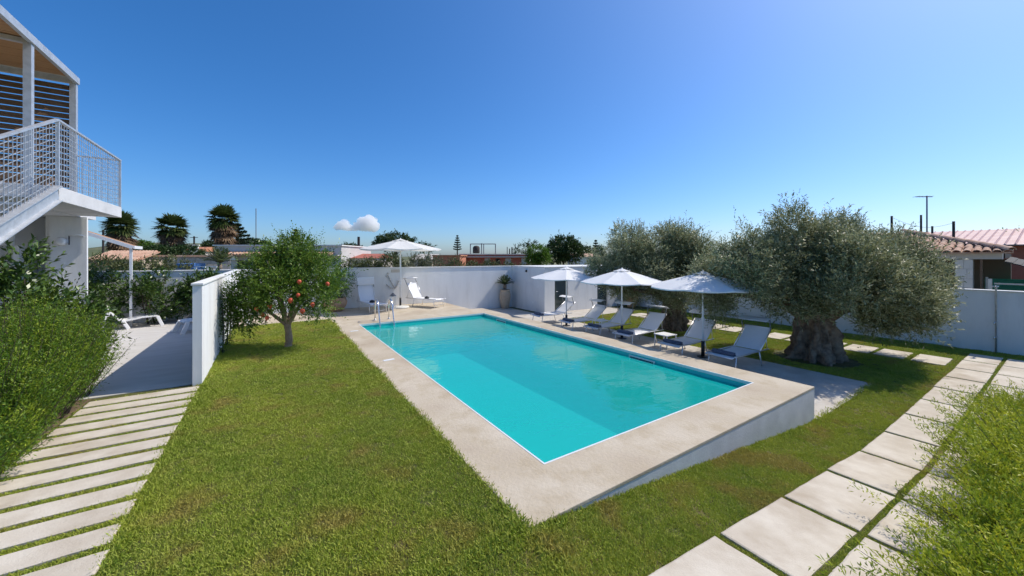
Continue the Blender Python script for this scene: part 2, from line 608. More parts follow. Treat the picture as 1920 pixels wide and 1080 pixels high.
# ------------------------------------------------------------------ decks, patios
tag(MB().box(UO1 + .005, 8.84, -.04, 14.28, ZD - .2, ZD + .015).build('deck', deckm, bevel=.006), kind='structure')
tag(MB().box(8.846, 13.45, 9.7, 11.44, ZD - .2, ZD + .012).build('changing_room_terrace', deckm, bevel=.006), kind='structure')
m_ = MB()
m_.box(0.004, 5.2, VO1 + .003, 14.28, -.3, .006)
m_.box(-2.62, 0.0, 11.65, 14.28, -.3, .004)
tag(m_.build('patio', travertine, bevel=.006), kind='structure')
tag(MB().box(-11.0, -2.745, 5.72, 14.28, -.3, .016).build('terrace', patiom, bevel=.006), kind='structure')

# stepping stone paths: a bed with one child per slab


def slab_mesh(lx, ly, seed):
    rng = random.Random(seed)
    m = MB()
    n = 6
    ring = []
    for k in range(n):
        ring.append((-lx / 2 + lx * k / n, -ly / 2))
    for k in range(n):
        ring.append((lx / 2, -ly / 2 + ly * k / n))
    for k in range(n):
        ring.append((lx / 2 - lx * k / n, ly / 2))
    for k in range(n):
        ring.append((-lx / 2, ly / 2 - ly * k / n))
    ring = [(x + rng.uniform(-.005, .005), y + rng.uniform(-.005, .005)) for x, y in ring]
    N = len(ring)
    vs = [(x, y, -.04) for x, y in ring] + [(x, y, .018) for x, y in ring] + [(x * (1 - .012 / lx * 2), y * (1 - .012 / ly * 2), .024) for x, y in ring]
    fs = [(i, (i + 1) % N, N + (i + 1) % N, N + i) for i in range(N)] + [(N + i, N + (i + 1) % N, 2 * N + (i + 1) % N, 2 * N + i) for i in range(N)]
    fs.append(tuple(range(2 * N, 3 * N)))
    m.add(vs, fs)
    me = bpy.data.meshes.new('slab')
    me.from_pydata(m.v, [], m.f)
    me.materials.append(slabm)
    return me


SLABS = []                                   # u0,u1,v0,v1 kept free of grass


def path(name, label, bed, centres, lx, ly, jit=.006, slope=False, sd=1):
    b = MB()
    for (u0, u1, v0, v1) in bed:
        n = 12
        vs = []
        for i in range(n + 1):
            u = u0 + (u1 - u0) * i / n
            vs += [(u, v0, gz(u) + .007), (u, v1, gz(u) + .007)]
        b.add(vs, [(2 * i, 2 * i + 2, 2 * i + 3, 2 * i + 1) for i in range(n)])
    p = tag(b.build(name, soil), label, kind='structure')
    rng = random.Random(sd)
    mes = [slab_mesh(lx, ly, sd * 10 + k) for k in range(4)]
    for k, (u, v) in enumerate(centres):
        o = bpy.data.objects.new('slab', mes[k % 4])
        COL.objects.link(o)
        o.parent = p
        u += rng.uniform(-jit, jit)
        v += rng.uniform(-jit, jit)
        za, zb = gz(u - lx / 2), gz(u + lx / 2)
        o.location = (u, v, max((za + zb) / 2, gz(u)) + .006)
        ry = math.atan2(za - zb, lx) if slope else 0
        o.rotation_euler = (rng.uniform(-.004, .004), ry + rng.uniform(-.004, .004), rng.uniform(-.008, .008))
        SLABS.append((u - lx / 2, u + lx / 2, v - ly / 2, v + ly / 2))
    return p


LPV = [1.00 + .335 * k for k in range(14)]
path('path', 'strip path of narrow pale slabs with grass joints leading to the side terrace', [(-3.87, -2.63, .2, 5.66)],
     [(-3.25, .33)] + [(-3.25, .665)] + [(-3.25, v) for v in LPV], 1.22, .24, sd=2)
c2 = []
for k in range(14):
    u = .72 + 1.183 * k
    if u < 14.7:
        c2 += [(u, -1.03), (u, -1.64)]
path('path', 'two rows of large square-edged slabs leading past the pool to the gate', [(-.2, 15.1, -1.95, -.74)], c2, 1.12, .55, slope=True, sd=3)
path('path', 'row of pale slabs running behind the olive trees along the boundary wall', [(12.02, 13.1, -.64, 9.6)],
     [(12.56, -.30 + .69 * k) for k in range(14)], 1.06, .58, sd=4)

# ------------------------------------------------------------------ walls


def wall(name, label, boxes, cap, m=white, capm=whitecap):
    o = thing(name, label, 'wall', (boxes[0][0], boxes[0][2], boxes[0][4]))
    L = o.location
    m_ = MB()
    for (a, b, c, d, e, f) in boxes:
        m_.box(a - L.x, b - L.x, c - L.y, d - L.y, e - L.z, f - L.z)
    m_.build('wall', m, o)
    m_ = MB()
    for (a, b, c, d, e, f) in cap:
        m_.box(a - L.x, b - L.x, c - L.y, d - L.y, e - L.z, f - L.z)
    m_.build('cap', capm, o, bevel=.006)
    return o


WT = 1.69
wall('garden_wall', 'long white rendered wall behind the far parasol and hung with an anchor', [(-11.0, 9.2, 14.30, 14.50, -.7, WT - .04)],
     [(-11.0, 9.2, 14.27, 14.53, WT - .038, WT)])
wall('garden_wall', 'white free-standing wall beside the pomegranate tree, screening the side terrace', [(-2.74, -2.62, 5.58, 14.295, -.2, WT - .04)],
     [(-2.76, -2.60, 5.56, 14.265, WT - .038, WT)])
wall('garden_wall', 'low white boundary wall behind the olive trees, in its own shade', [(15.2, 15.42, -1.60, 11.4, -.8, 1.17)],
     [(15.17, 15.45, -1.60, 11.4, 1.172, 1.205)])
# changing rooms
ch = thing('changing_room', 'flat-roofed white changing room block with two glazed doors', 'building', (9.2, 11.45, ZD))
H = WT - ZD
x1 = 15.42 - 9.2
d1, d2 = (.62, 1.47), (3.52, 4.36)
m_ = MB()
for a, b in ((0, d1[0]), (d1[1], d2[0]), (d2[1], x1)):
    m_.box(a, b, 0, .2, 0, H - .04)
for a, b in (d1, d2):
    m_.box(a, b, 0, .2, 2.02, H - .04)
m_.box(0, .2, .202, 2.85, 0, H - .04)
m_.box(x1 - .2, x1, .202, 2.85, 0, H - .04)
m_.build('wall', white, ch)
MB().box(-.03, x1 + .02, -.03, 3.05, H - .038, H + .0).build('roof', whitecap, ch, bevel=.006)
for a, b in (d1, d2):
    dr = MB().box(a + .05, b - .05, .11, .13, .05, 1.97).build('door', glassm, ch)
    m_ = MB()
    m_.box(a, a + .05, .07, .15, 0, 2.02).box(b - .05, b, .07, .15, 0, 2.02).box(a + .05, b - .05, .07, .15, 1.97, 2.02).box(a + .05, b - .05, .07, .15, 0, .05)
    m_.build('frame', alu, dr)
    MB().tube([(a + .12, .05, 1.0), (a + .12, .03, 1.0), (a + .24, .03, 1.0)], .012, 8).build('handle', steel, dr, smooth=True)


def spotlight(loc, rz, label):
    o = thing('wall_spotlight', label, 'wall light', loc, rz)
    MB().box(-.07, .07, -.02, 0, -.07, .07).build('mount', alu, o, bevel=.004)
    MB().box(-.055, .055, -.13, -.021, -.05, .055).build('lamp_housing', blackm, o, bevel=.006)
    MB().box(-.05, .05, -.134, -.131, -.045, .05).build('lens', trim, o)


spotlight((9.2, 12.9, 1.45), -PI / 2, 'small square wall light above the potted cycad')
spotlight((11.9, 11.45, 1.47), 0, 'small square wall light between the two changing room doors')
soc = thing('wall_outlet', 'small white outlet cover low on the changing room side wall', 'outlet', (9.2, 12.4, 0.0 - .1), -PI / 2)
MB().box(-.05, .05, -.018, 0, -.04, .04).build('cover', plastic, soc, bevel=.006)

# ------------------------------------------------------------------ sun loungers


def make_lounger(name, label, fabric, ang, canopy_tilt, canopy_fab, arm=.34, back=48, canopy_col=None):
    """foot at x = 0, head towards +x, width along y"""
    o = thing(name, label, 'sun lounger')
    w = .31
    hx = 1.22
    bl = .74
    a = R(back)
    bx, bz = hx + bl * math.cos(a), .36 + bl * math.sin(a)
    # seat sling
    n = 10
    prof = []
    for i in range(n + 1):
        f = i / n
        prof.append((hx * f, .365 - .022 * math.sin(PI * f) - (.03 * (1 - f / .12) ** 2 if f < .12 else 0)))

    def sheet(pr, ww, th):
        vs = []
        for x, z in pr:
            vs += [(x, -ww, z), (x, ww, z), (x, -ww, z - th), (x, ww, z - th)]
        fs = []
        for i in range(len(pr) - 1):
            b = 4 * i
            fs += [(b, b + 4, b + 5, b + 1), (b + 2, b + 3, b + 7, b + 6), (b, b + 2, b + 6, b + 4), (b + 1, b + 5, b + 7, b + 3)]
        e = 4 * (len(pr) - 1)
        fs += [(0, 1, 3, 2), (e, e + 2, e + 3, e + 1)]
        return MB().add(vs, fs)
    sheet(prof, w - .016, .008).build('seat', fabric, o, smooth=False)
    bp = []
    for i in range(9):
        f = i / 8
        s = -.02 * math.sin(PI * f)
        bp.append((hx + .03 + (bx - hx - .03) * f - s * math.sin(a) * 1.0, .38 + (bz - .38) * f + s * math.cos(a)))
    sheet(bp, w - .016, .008).build('backrest', fabric, o)
    for s in (-1, 1):
        MB().tube([(0, s * w, .34), (.05, s * w, .365), (hx + .42, s * w, .365)], .014, 8).build('side_rail', alu, o, smooth=True)
        MB().tube([(hx, s * w, .365), (bx, s * w, bz)], .014, 8).build('back_rail', alu, o, smooth=True)
        MB().tube([(.16, s * w, .36), (.10, s * (w + .01), .0)], .014, 8).build('leg', alu, o, smooth=True)
        MB().tube([(hx - .05, s * w, .36), (hx + .06, s * (w + .01), .0)], .014, 8).build('leg', alu, o, smooth=True)
        MB().tube([(hx + .40, s * (w - .03), .365), (hx + .40 * math.cos(a) + .05, s * (w - .03), .36 + .42 * math.sin(a))], .010, 6).build('back_strut', alu, o, smooth=True)
    MB().tube([(.0, -w, .34), (.0, w, .34)], .014, 8).build('foot_bar', alu, o, smooth=True)
    MB().tube([(bx, -w, bz), (bx, w, bz)], .014, 8).build('head_bar', alu, o, smooth=True)
    MB().tube([(.12, -w, .10), (.12, w, .10)], .010, 6).build('stretcher', alu, o, smooth=True)
    # canopy: two arms pivoting near the head and a shade panel between them
    ca = R(ang)
    px, pz = bx - .12 * math.cos(a), bz - .12 * math.sin(a)
    ex, ez = px + arm * math.cos(ca), pz + arm * math.sin(ca)
    for s in (-1, 1):
        MB().tube([(px, s * (w + .022), pz), (ex, s * (w + .022), ez)], .013, 8).build('canopy_arm', rust, o, smooth=True)
    ct = R(canopy_tilt)
    q = []
    for i in range(7):
        f = i / 6 - .5
        q.append((ex + .30 * f * math.cos(ct) - .02 * math.cos(PI * f) * math.sin(ct), ez + .30 * f * math.sin(ct) + .035 * math.cos(PI * f)))
    sheet(q, w + .03, .010).build('canopy', canopy_fab, o)
    return o


def towel(loc, rz, label, group=None):
    m_ = MB()
    n = 16
    for y0, y1, r in ((-.24, .24, .062),):
        vs = []
        for k in range(5):
            y = y0 + (y1 - y0) * k / 4
            for j in range(n):
                an = j * 2 * PI / n
                rr = r * (1 + .05 * math.sin(3 * an + k)) * (.93 if k in (0, 4) else 1)
                vs.append((rr * 1.35 * math.cos(an), y, r * .8 + rr * .8 * math.sin(an)))
        fs = [(k * n + j, (k + 1) * n + j, (k + 1) * n + (j + 1) % n, k * n + (j + 1) % n) for k in range(4) for j in range(n)]
        fs += [tuple(range(n)), tuple(4 * n + j for j in range(n))[::-1]]
        m_.add(vs, fs)
    # loose outer edge of the roll
    m_.box(.02, .115, -.235, .235, .004, .018)
    o = m_.build('rolled_towel', towelm, loc=loc, smooth=True, rz=rz)
    return tag(o, label, 'towel', group)


GZ = ZD + .017
LV = [9.33, 7.62, 6.34, 5.06, 3.50, 2.20]
LW = ['nearest the changing room doors', 'second from the changing room doors', 'under the middle parasol, third from the changing rooms',
      'in front of the smaller olive trunk, white canopy out', 'behind the pole of the big olive parasol', 'at the row end beside the big olive']
LD = [(108, 5, 36), (110, 8, 38), (96, 12, 39), (78, -14, 40), (96, 12, 42), (96, 10, 43)]
for i, v in enumerate(LV):
    o = make_lounger('sun_lounger', 'grey sling sun lounger ' + LW[i], sling, LD[i][0], LD[i][1], slingw if i == 3 else sling, arm=.30, back=LD[i][2])
    o.location = (7.04 + random.uniform(-.03, .03), v, GZ)
    o.rotation_euler = (0, 0, random.uniform(-.05, .05))
    o['group'] = 'sun loungers lined up on the deck'
    towel((o.location.x + .20, v, GZ + .352), o.rotation_euler.z, 'rolled slate-blue towel on the lounger ' + LW[i].split(',')[0].replace('the pole of ', ''), 'rolled towels')
# two loungers at the far end of the pool
oa = make_lounger('sun_lounger', 'pale sun lounger in the parasol shade behind the pool ladder', sling, 95, 80, sling, arm=.26, back=62)
oa.location = (1.75, 12.05, .008)
oa.rotation_euler = (0, 0, R(97))
ob = make_lounger('sun_lounger', 'white sun lounger in full sun against the far wall', slingw, 62, -6, slingw, arm=.34, back=60)
ob.location = (4.35, 12.35, .008)
ob.rotation_euler = (0, 0, R(121))
for q, lb in ((oa, 'folded black cap lying on the shaded pale lounger'), (ob, 'small black cap lying on the white lounger in the sun')):
    m_ = MB().lathe([(.10, 0), (.10, .03), (.085, .07), (.04, .095), (0.001, .10)], 16)
    m_.box(.06, .2, -.07, .07, .0, .012)
    mm = Matrix.Rotation(q.rotation_euler.z, 4, 'Z') @ Vector((.75, 0, .352))
    tag(m_.build('cap', blackm, loc=Vector(q.location) + mm, smooth=True, rz=1.0), lb, 'cap')

# side tables


def side_table(loc, label, rz=0.0):
    o = thing('side_table', label, 'table', loc, rz, 'small white side tables')
    m_ = MB()
    m_.box(-.23, .23, -.23, .23, .36, .385)
    m_.build('table_top', plastic, o, bevel=.008)
    for x in (-1, 1):
        for y in (-1, 1):
            MB().tube([(x * .2, y * .2, .36), (x * .21, y * .21, 0)], .016, 8).build('leg', plastic, o, smooth=True)


side_table((8.25, 7.02, GZ), 'small white side table between the second and third loungers of the row', .1)
side_table((8.05, 4.28, GZ), 'small white side table in front of the smaller olive trunk', -.05)

# ------------------------------------------------------------------ parasols


def parasol(loc, label, rad, h, ribs, rise, fabric, base, droop=.0, rz=0.0, vent=.19, polr=.024, square=False):
    o = thing('parasol', label, 'parasol', loc, rz, None)
    zr = h - rise

    def ring(f, k, n):
        an = 2 * PI * k / n
        rr = rad * f
        c = 1.0
        hang = 0
        return an, rr, c, hang
    # canopy: ribs straight, panels sagging between them
    m_ = MB()
    sub = 6
    n = ribs * sub
    rows = [.115, .3, .5, .7, .86, 1.0]
    vs = []
    for f in rows:
        for k in range(n):
            an = 2 * PI * k / n
            ph = (k % sub) / sub
            flat = math.cos(PI / ribs) / math.cos((ph - .5) * 2 * PI / ribs)
            r = rad * f * flat
            z = h - .03 - rise * (f ** 1.06) - .035 * f * math.sin(PI * ph) * rad / 1.4
            vs.append((r * math.cos(an), r * math.sin(an), z))
    fs = [(i * n + k, i * n + (k + 1) % n, (i + 1) * n + (k + 1) % n, (i + 1) * n + k) for i in range(len(rows) - 1) for k in range(n)]
    # short valance
    b = len(vs)
    for k in range(n):
        x, y, z = vs[(len(rows) - 1) * n + k]
        vs.append((x * 1.002, y * 1.002, z - .03))
    fs += [((len(rows) - 1) * n + k, (len(rows) - 1) * n + (k + 1) % n, b + (k + 1) % n, b + k) for k in range(n)]
    m_.add(vs, fs)
    cn = m_.build('canopy', fabric, o)
    # vent cap
    m2 = MB()
    vv = []
    n2 = ribs * 4
    for f, dz in ((.001, .01), (.06, -.018), (vent * .85, -.03 - rise * vent * .8), (vent, -.012 - rise * vent)):
        for k in range(n2):
            an = 2 * PI * k / n2
            ph = (k % 4) / 4
            z = h + dz + (.022 if f > .1 else 0) * math.sin(PI * ph)
            vv.append((rad * f * math.cos(an), rad * f * math.sin(an), z))
    m2.add(vv, [(i * n2 + k, i * n2 + (k + 1) % n2, (i + 1) * n2 + (k + 1) % n2, (i + 1) * n2 + k) for i in range(3) for k in range(n2)])
    m2.build('vent_cap', fabric, cn)
    for k in range(ribs):
        an = 2 * PI * k / ribs
        ca, sa = math.cos(an), math.sin(an)
        MB().tube([(.05 * ca, .05 * sa, h - .07), (rad * .985 * ca, rad * .985 * sa, h - .055 - rise)], .009, 6).build('rib', alu, o)
        MB().tube([(.05 * ca, .05 * sa, zr - .12), (rad * .48 * ca, rad * .48 * sa, h - .065 - rise * .47)], .008, 6).build('strut', alu, o)
    MB().tube([(0, 0, .02), (0, 0, h + .03)], polr, 12).build('pole', plastic, o, smooth=True)
    MB().lathe([(.045, 0), (.05, .02), (.05, .07), (.03, .09)], 12).build('hub', plastic, o, loc=(0, 0, zr - .16), smooth=True)
    MB().lathe([(.034, 0), (.04, .02), (.04, .09), (.03, .11)], 12).build('clamp', plastic, o, loc=(0, 0, .95), smooth=True)
    if base == 'disc':
        MB().lathe([(.36, 0), (.37, .03), (.33, .07), (.06, .09), (.045, .10)], 24).build('base', mat('parasol_base', (.62, .60, .55), rough=.8), o, smooth=False)
        MB().tube([(0, 0, .08), (0, 0, .42)], .042, 12).build('socket', blackm, o, smooth=True)
    else:
        MB().lathe([(.15, 0), (.15, .012), (.05, .03)], 18).build('base', blackm, o)
        MB().tube([(0, 0, .02), (0, 0, .42)], .045, 12).build('socket', blackm, o, smooth=True)
    return o


PG = 'white parasols over the lounger row'
for v, lb, rz in ((3.07, 'white parasol dappled with leaf shadow in front of the big olive tree', .22), (5.76, 'white parasol in front of the smaller olive tree', .3), (8.45, 'white parasol in front of the changing room doors', .05)):
    o = parasol((7.9, v, GZ), lb, 1.38, 2.27, 8, .38, canvas, 'plate', rz=rz)
    o['group'] = PG
parasol((2.9, 13.25, .008), 'large cream parasol standing on a round base by the far wall', 1.72, 2.90, 8, .40, canvas2, 'disc', rz=R(12), polr=.03)

# ------------------------------------------------------------------ things on the far patio
an = thing('wall_anchor', 'white decorative anchor hung on the far wall beside the parasol pole', 'anchor', (2.84, 14.29, 1.02), 0)
anm = mat('anchor_stone', (.80, .79, .76), (.45, .42, .38), 22, .9, .8, 30)
rng = random.Random(4)


def pebble_bar(pts, name):
    m = MB()
    for i in range(len(pts) - 1):
        a, b = Vector(pts[i]), Vector(pts[i + 1])
        k = max(2, int((b - a).length / .035))
        for j in range(k):
            p = a.lerp(b, j / k)
            r = rng.uniform(.026, .042)
            m.lathe([(.001, -r * .8), (r * .8, -r * .5), (r, 0), (r * .8, r * .5), (.001, r * .8)], 7, (p.x + rng.uniform(-.012, .012), p.y - .035, p.z + rng.uniform(-.012, .012)))
    return m.build(name, anm, an, smooth=True)


pebble_bar([(-.20, 0, .33), (.10, 0, -.24)], 'shank')
pebble_bar([(-.14, 0, -.15), (-.06, 0, -.24), (.10, 0, -.27), (.2, 0, -.17), (.27, 0, .02)], 'arms')
pebble_bar([(-.22, 0, -.08), (-.10, 0, -.18)], 'fluke')
pebble_bar([(.22, 0, .06), (.33, 0, .03)], 'fluke')
pebble_bar([(-.26, 0, .28), (-.10, 0, .25)], 'stock')
pebble_bar([(-.22, 0, .38), (-.18, 0, .43), (-.15, 0, .38)], 'ring')
lt = thing('lantern', 'tall slim metal lantern standing beside the parasol base', 'lantern', (2.55, 13.1, .008))
m_ = MB()
for x in (-.09, .09):
    for y in (-.09, .09):
        m_.box(x - .012, x + .012, y - .012, y + .012, .03, .52)
m_.build('frame', alu, lt)
MB().box(-.11, .11, -.11, .11, 0, .03).build('base', alu, lt)
MB().lathe([(.15, 0), (.04, .12), (.03, .14)], 4).build('roof', rust, lt, loc=(0, 0, .52))
MB().lathe([(.045, 0), (.045, .18), (.01, .19)], 12).build('candle', plastic, lt, loc=(0, 0, .031), smooth=True)
sg = thing('wall_plaque', 'small stone plaque near the top of the far wall above the anchor', 'plaque', (3.0, 14.3, 1.53))
MB().box(-.2, .2, -.02, 0, -.07, .07).build('plate', beamgrey, sg, bevel=.004)


def pot(loc, label, prof, m, n=24, soil_z=None):
    o = thing('plant_pot', label, 'pot', loc)
    MB().lathe(prof, n).build('pot', m, o, smooth=True)
    r, z = prof[-1]
    MB().lathe([(r * .92, -.03), (r * .92, .004)], n).build('soil', earth, o, loc=(0, 0, z))
    return o


pot((8.55, 13.95, GZ), 'tall buff clay jar holding a small cycad in the wall corner', [(.17, 0), (.19, .03), (.25, .3), (.29, .55), (.29, .72), (.25, .86), (.235, .92), (.27, .95), (.27, .98), (.22, .985)], buffpot)
pot((14.6, 10.75, ZD + .0), 'terracotta pot with a leafy plant beside the smaller olive tree', [(.2, 0), (.22, .03), (.30, .40), (.33, .52), (.35, .53), (.35, .6), (.30, .605)], terracotta)
pot((.45, 13.75, .008), 'wide round terracotta pot half hidden behind the pomegranate', [(.26, 0), (.32, .05), (.44, .25), (.46, .38), (.40, .48), (.42, .52), (.37, .525)], terracotta)


def frond_plant(name, label, loc, nfr, length, m, seed, lean=.9, leaf=.16, wd=.014, base_h=0.0, trunk=None, cat='plant'):
    o = thing(name, label, cat, loc)
    rngn = np.random.default_rng(seed)
    Ps, Ts, Ls = [], [], []
    stem = MB()
    for k in range(nfr):
        an = k * 2.399 + rngn.random() * .4
        el = R(25 + 55 * ((k + .5) / nfr))
        pts = []
        for j in range(13):
            f = j / 12
            r = length * f * math.cos(el)
            z = base_h + length * (f * math.sin(el) - lean * .45 * f * f * math.cos(el))
            pts.append(Vector((r * math.cos(an), r * math.sin(an), z)))
        stem.tube(pts, [.007 * (1 - .7 * j / 12) for j in range(13)], 5)
        for j in range(1, 12):
            tdir = (pts[min(j + 1, 12)] - pts[j - 1]).normalized()
            sd = tdir.cross(Vector((0, 0, 1))).normalized()
            for q in range(2):
                p = pts[j].lerp(pts[j + 1 if j < 12 else 12], q / 2)
                for s in (-1, 1):
                    Ps.append(p)
                    Ts.append(sd * s + tdir * .55 + Vector((0, 0, .25)))
                    Ls.append(leaf * math.sin(PI * min(1, (j + 1) / 13)) + .03)
    V, Q = leaf_quads(np.array(Ps), np.array(Ts), np.array(Ls), wd, rngn)
    c = np_mesh('fronds', V, Q, m, rngn.random(len(Q)))
    c.parent = o
    stem.build('stems', MATS['palm_trunk'], o)
    if trunk:
        MB().lathe(trunk, 12).build('trunk', palmtrunk, o, smooth=True)
    return o


frond_plant('cycad', 'dark green cycad growing in the tall buff clay jar', (8.55, 13.95, GZ + .985), 26, .62, tree_leaf, 3, lean=.8, leaf=.13, wd=.02, base_h=.22, trunk=[(.075, 0), (.085, .1), (.09, .2), (.05, .24)])


def shrub(name, label, loc, blobs, ntw, per, L, Wd, m, seed, cat='shrub', stems=6, group=None, stem_m=None, **kw):
    o = thing(name, label, cat, loc, group=group)
    cr = crown('foliage', blobs, ntw, per, L, Wd, m, seed, **kw)
    cr.parent = o
    rngs = random.Random(seed)
    st = MB()
    for k in range(stems):
        b = blobs[k % len(blobs)]
        tip = (b[0] + rngs.uniform(-.4, .4) * b[3], b[1] + rngs.uniform(-.4, .4) * b[4], b[2] + rngs.uniform(-.2, .5) * b[5])
        foot = (b[0] * .5 + rngs.uniform(-.08, .08), b[1] * .5 + rngs.uniform(-.08, .08), 0)
        md = ((tip[0] + foot[0]) / 2 + rngs.uniform(-.06, .06), (tip[1] + foot[1]) / 2 + rngs.uniform(-.06, .06), tip[2] * .5)
        st.tube([foot, md, tip], [.02, .014, .006], 6)
    st.build('stems', stem_m or barkd, o)
    return o


shrub('potted_shrub', 'leafy shrub growing in the terracotta pot beside the smaller olive', (14.6, 10.75, ZD + .6), [(0, 0, .4, .4, .4, .4), (.1, 0, .75, .3, .3, .3)], 260, 8, .09, .035, citrus_leaf, 31)
shrub('potted_shrub', 'leafy shrub growing in the wide round terracotta pot', (.45, 13.75, .53), [(0, 0, .35, .55, .5, .4), (-.2, .0, .8, .4, .35, .35), (.3, 0, .7, .35, .3, .3)], 480, 8, .07, .025, pom_leaf, 32)

# ------------------------------------------------------------------ trees in the garden
# pomegranate
pm = thing('pomegranate_tree', 'small pomegranate tree with orange-red fruit standing on the lawn', 'tree', (-1.33, 7.9, 0))
tk = MB()
limb(tk, [(0, 0, -.05), (.02, 0, .12), (-.01, .02, .55)], [.095, .075, .075], 10, .1, 1)


def L3(l, d, z):
    a, b = lat(l, d)
    return (a, b, z)


for i, (l, d, z) in enumerate([(-.32, .1, 1.2), (-.12, -.2, 1.5), (.1, .15, 1.45), (.38, -.05, 1.15), (-.45, -.15, .95), (.15, .3, 1.6)]):
    limb(tk, [(-.01, .02, .5), L3(l * .55, d * .5, .5 + (z - .5) * .5), L3(l, d, z), L3(l * 2.0, d * 2.0, z + .55)], [.05, .038, .026, .008], 8, .1, i + 5)
tk.build('trunk', barkl, pm, smooth=True)
pb = [(*L3(.05, 0, 1.95), .72, .72, .52), (*L3(.55, .1, 1.65), .72, .7, .55), (*L3(-.45, 0, 1.65), .68, .7, .55), (*L3(.85, -.1, 1.15), .48, .5, .42),
      (*L3(-.95, -.05, 1.1), .45, .5, .42), (*L3(-1.15, 0, .72), .32, .35, .32), (*L3(.1, -.5, 1.35), .6, .5, .45), (*L3(.05, .4, 2.3), .42, .4, .36), (*L3(-.75, -.3, .95), .35, .35, .35)]
cr = crown('crown', [(b[0] * .95, b[1] * .95, b[2], b[3] * .88, b[4] * .88, b[5] * .9) for b in pb], 4400, 9, .066, .024, pom_leaf, 11, shell=.35, up=.4, tl=.30, gap=-.35, gk=3.0)
cr.parent = pm
Yp = 8.73
fs_ = MB().lathe([(.001, -.05), (.03, -.045), (.05, -.015), (.052, .01), (.035, .042), (.014, .052), (.018, .07), (.006, .066)], 14)
fme = None
for k, (x, y, d) in enumerate([(559, 553, -.75), (545, 563, -.8), (567, 583, -.7), (501, 596, -.75), (481, 579, -.6), (506, 574, -.75), (586, 571, -.7), (614, 532, -.75), (561, 528, -.95), (492, 590, -.6)]):
    p = at(x, y, Yp + d) - Vector((-1.33, 7.9, 0))
    if fme is None:
        f0 = fs_.build('fruit', fruit_m, pm, loc=p, smooth=True)
        fme = f0.data
        o = f0
    else:
        o = bpy.data.objects.new('fruit', fme)
        COL.objects.link(o)
        o.parent = pm
        o.location = p
    o.rotation_euler = (PI + random.uniform(-.4, .4), random.uniform(-.4, .4), 0)
    k_ = random.uniform(.75, 1.0)
    o.scale = (k_, k_, k_)


for k, (v, h, lb) in enumerate([(7.9, 1.05, 'shortest dark cane against the free-standing white wall'), (8.9, 1.35, 'tallest dark cane against the free-standing white wall'), (9.6, 1.3, 'dark cane farthest along the free-standing white wall')]):
    o = thing('garden_cane', lb, 'cane', (-2.55, v, 0), group='canes along the white wall')
    MB().tube([(0, 0, -.05), (.01, .01, h * .5), (-.01, .02, h)], [.014, .012, .007], 6).build('cane', barkd, o)
    c_ = crown('foliage', [(0, 0, h * .3, .05, .16, h * .28), (0, .02, h * .65, .04, .06, h * .2)], 70, 6, .045, .016, citrus_leaf, 300 + k, tl=.10)
    c_.parent = o


def gnarly_trunk(mb, h, r0, r1, seed, n=88, rows=40, lean=(0, 0)):
    rng = random.Random(seed)
    ph = [rng.uniform(0, 6.28) for _ in range(10)]
    vs = []
    for i in range(rows + 1):
        f = i / rows
        z = -.1 + (h + .1) * f
        r = r1 + (r0 - r1) * (1 - f) ** 2.1
        for k in range(n):
            a = 2 * PI * k / n
            g = (.16 * math.sin(5 * a + ph[0] + f * 2.5) + .12 * math.sin(9 * a + ph[1] - f * 4) + .09 * math.sin(14 * a + ph[2] + f * 7)
                 + .07 * math.sin(3 * a + ph[3]) + .07 * math.sin(11 * f + 3 * a + ph[4]) + .05 * math.sin(21 * f + 6 * a + ph[5]))
            g += .16 * abs(math.sin(4.5 * a + ph[7] + 1.6 * math.sin(3 * f + ph[8]))) - .10 * abs(math.sin(8 * a + ph[9] + 2.5 * f)) ** .5 + .06
            q = Vector((math.cos(a) * 2.2, math.sin(a) * 2.2, z * 2.0))
            g += .22 * mnoise.noise(q * 1.7 + Vector((seed, 0, 0))) + .16 * mnoise.noise(q * 4.3) + .10 * mnoise.noise(Vector((q.x * 5, q.y * 5, q.z * 2)))
            rr = r * (1 + g * (1.0 - .35 * f))
            vs.append((lean[0] * f + rr * math.cos(a), lean[1] * f + rr * math.sin(a), z + .03 * math.sin(7 * a + ph[6])))
    fs = [(i * n + k, i * n + (k + 1) % n, (i + 1) * n + (k + 1) % n, (i + 1) * n + k) for i in range(rows) for k in range(n)]
    fs.append(tuple(rows * n + k for k in range(n)))
    mb.add(vs, fs)


def olive(label, loc, th, r0, r1, blobs, ntw, seed):
    o = thing('olive_tree', label, 'tree', loc)
    tk = MB()
    gnarly_trunk(tk, th, r0, r1, seed)
    for i, b in enumerate(blobs):
        m1 = Vector((b[0] * .35, b[1] * .35, th + (b[2] - th) * .45))
        limb(tk, [(b[0] * .08, b[1] * .08, th - .25), m1, (b[0], b[1], b[2]), (b[0] * 1.15, b[1] * 1.15, b[2] + b[5] * .5)], [r1 * .55, r1 * .34, .07, .02], 8, .15, seed + i)
    tk.build('trunk', bark, o, smooth=True)
    rg = random.Random(seed)
    fine = [(b[0], b[1], b[2], b[3] * .84, b[4] * .84, b[5] * .84) for b in blobs]
    for b in blobs:
        for _ in range(7):
            d = Vector((rg.gauss(0, 1), rg.gauss(0, 1), rg.gauss(.25, 1))).normalized()
            q = rg.uniform(.24, .38)
            fine.append((b[0] + d.x * b[3] * .82, b[1] + d.y * b[4] * .82, b[2] + d.z * b[5] * .85, q, q, q * rg.uniform(.9, 1.25)))
    cr = crown('crown', fine, ntw, 11, .074, .021, olive_leaf, seed, shell=.38, up=.55, tl=.30, gap=-.30, gk=2.4)
    cr.parent = o
    return o


def LB(l, d, z, rx, ry, rz):
    return (*L3(l, d, z), rx, ry, rz)


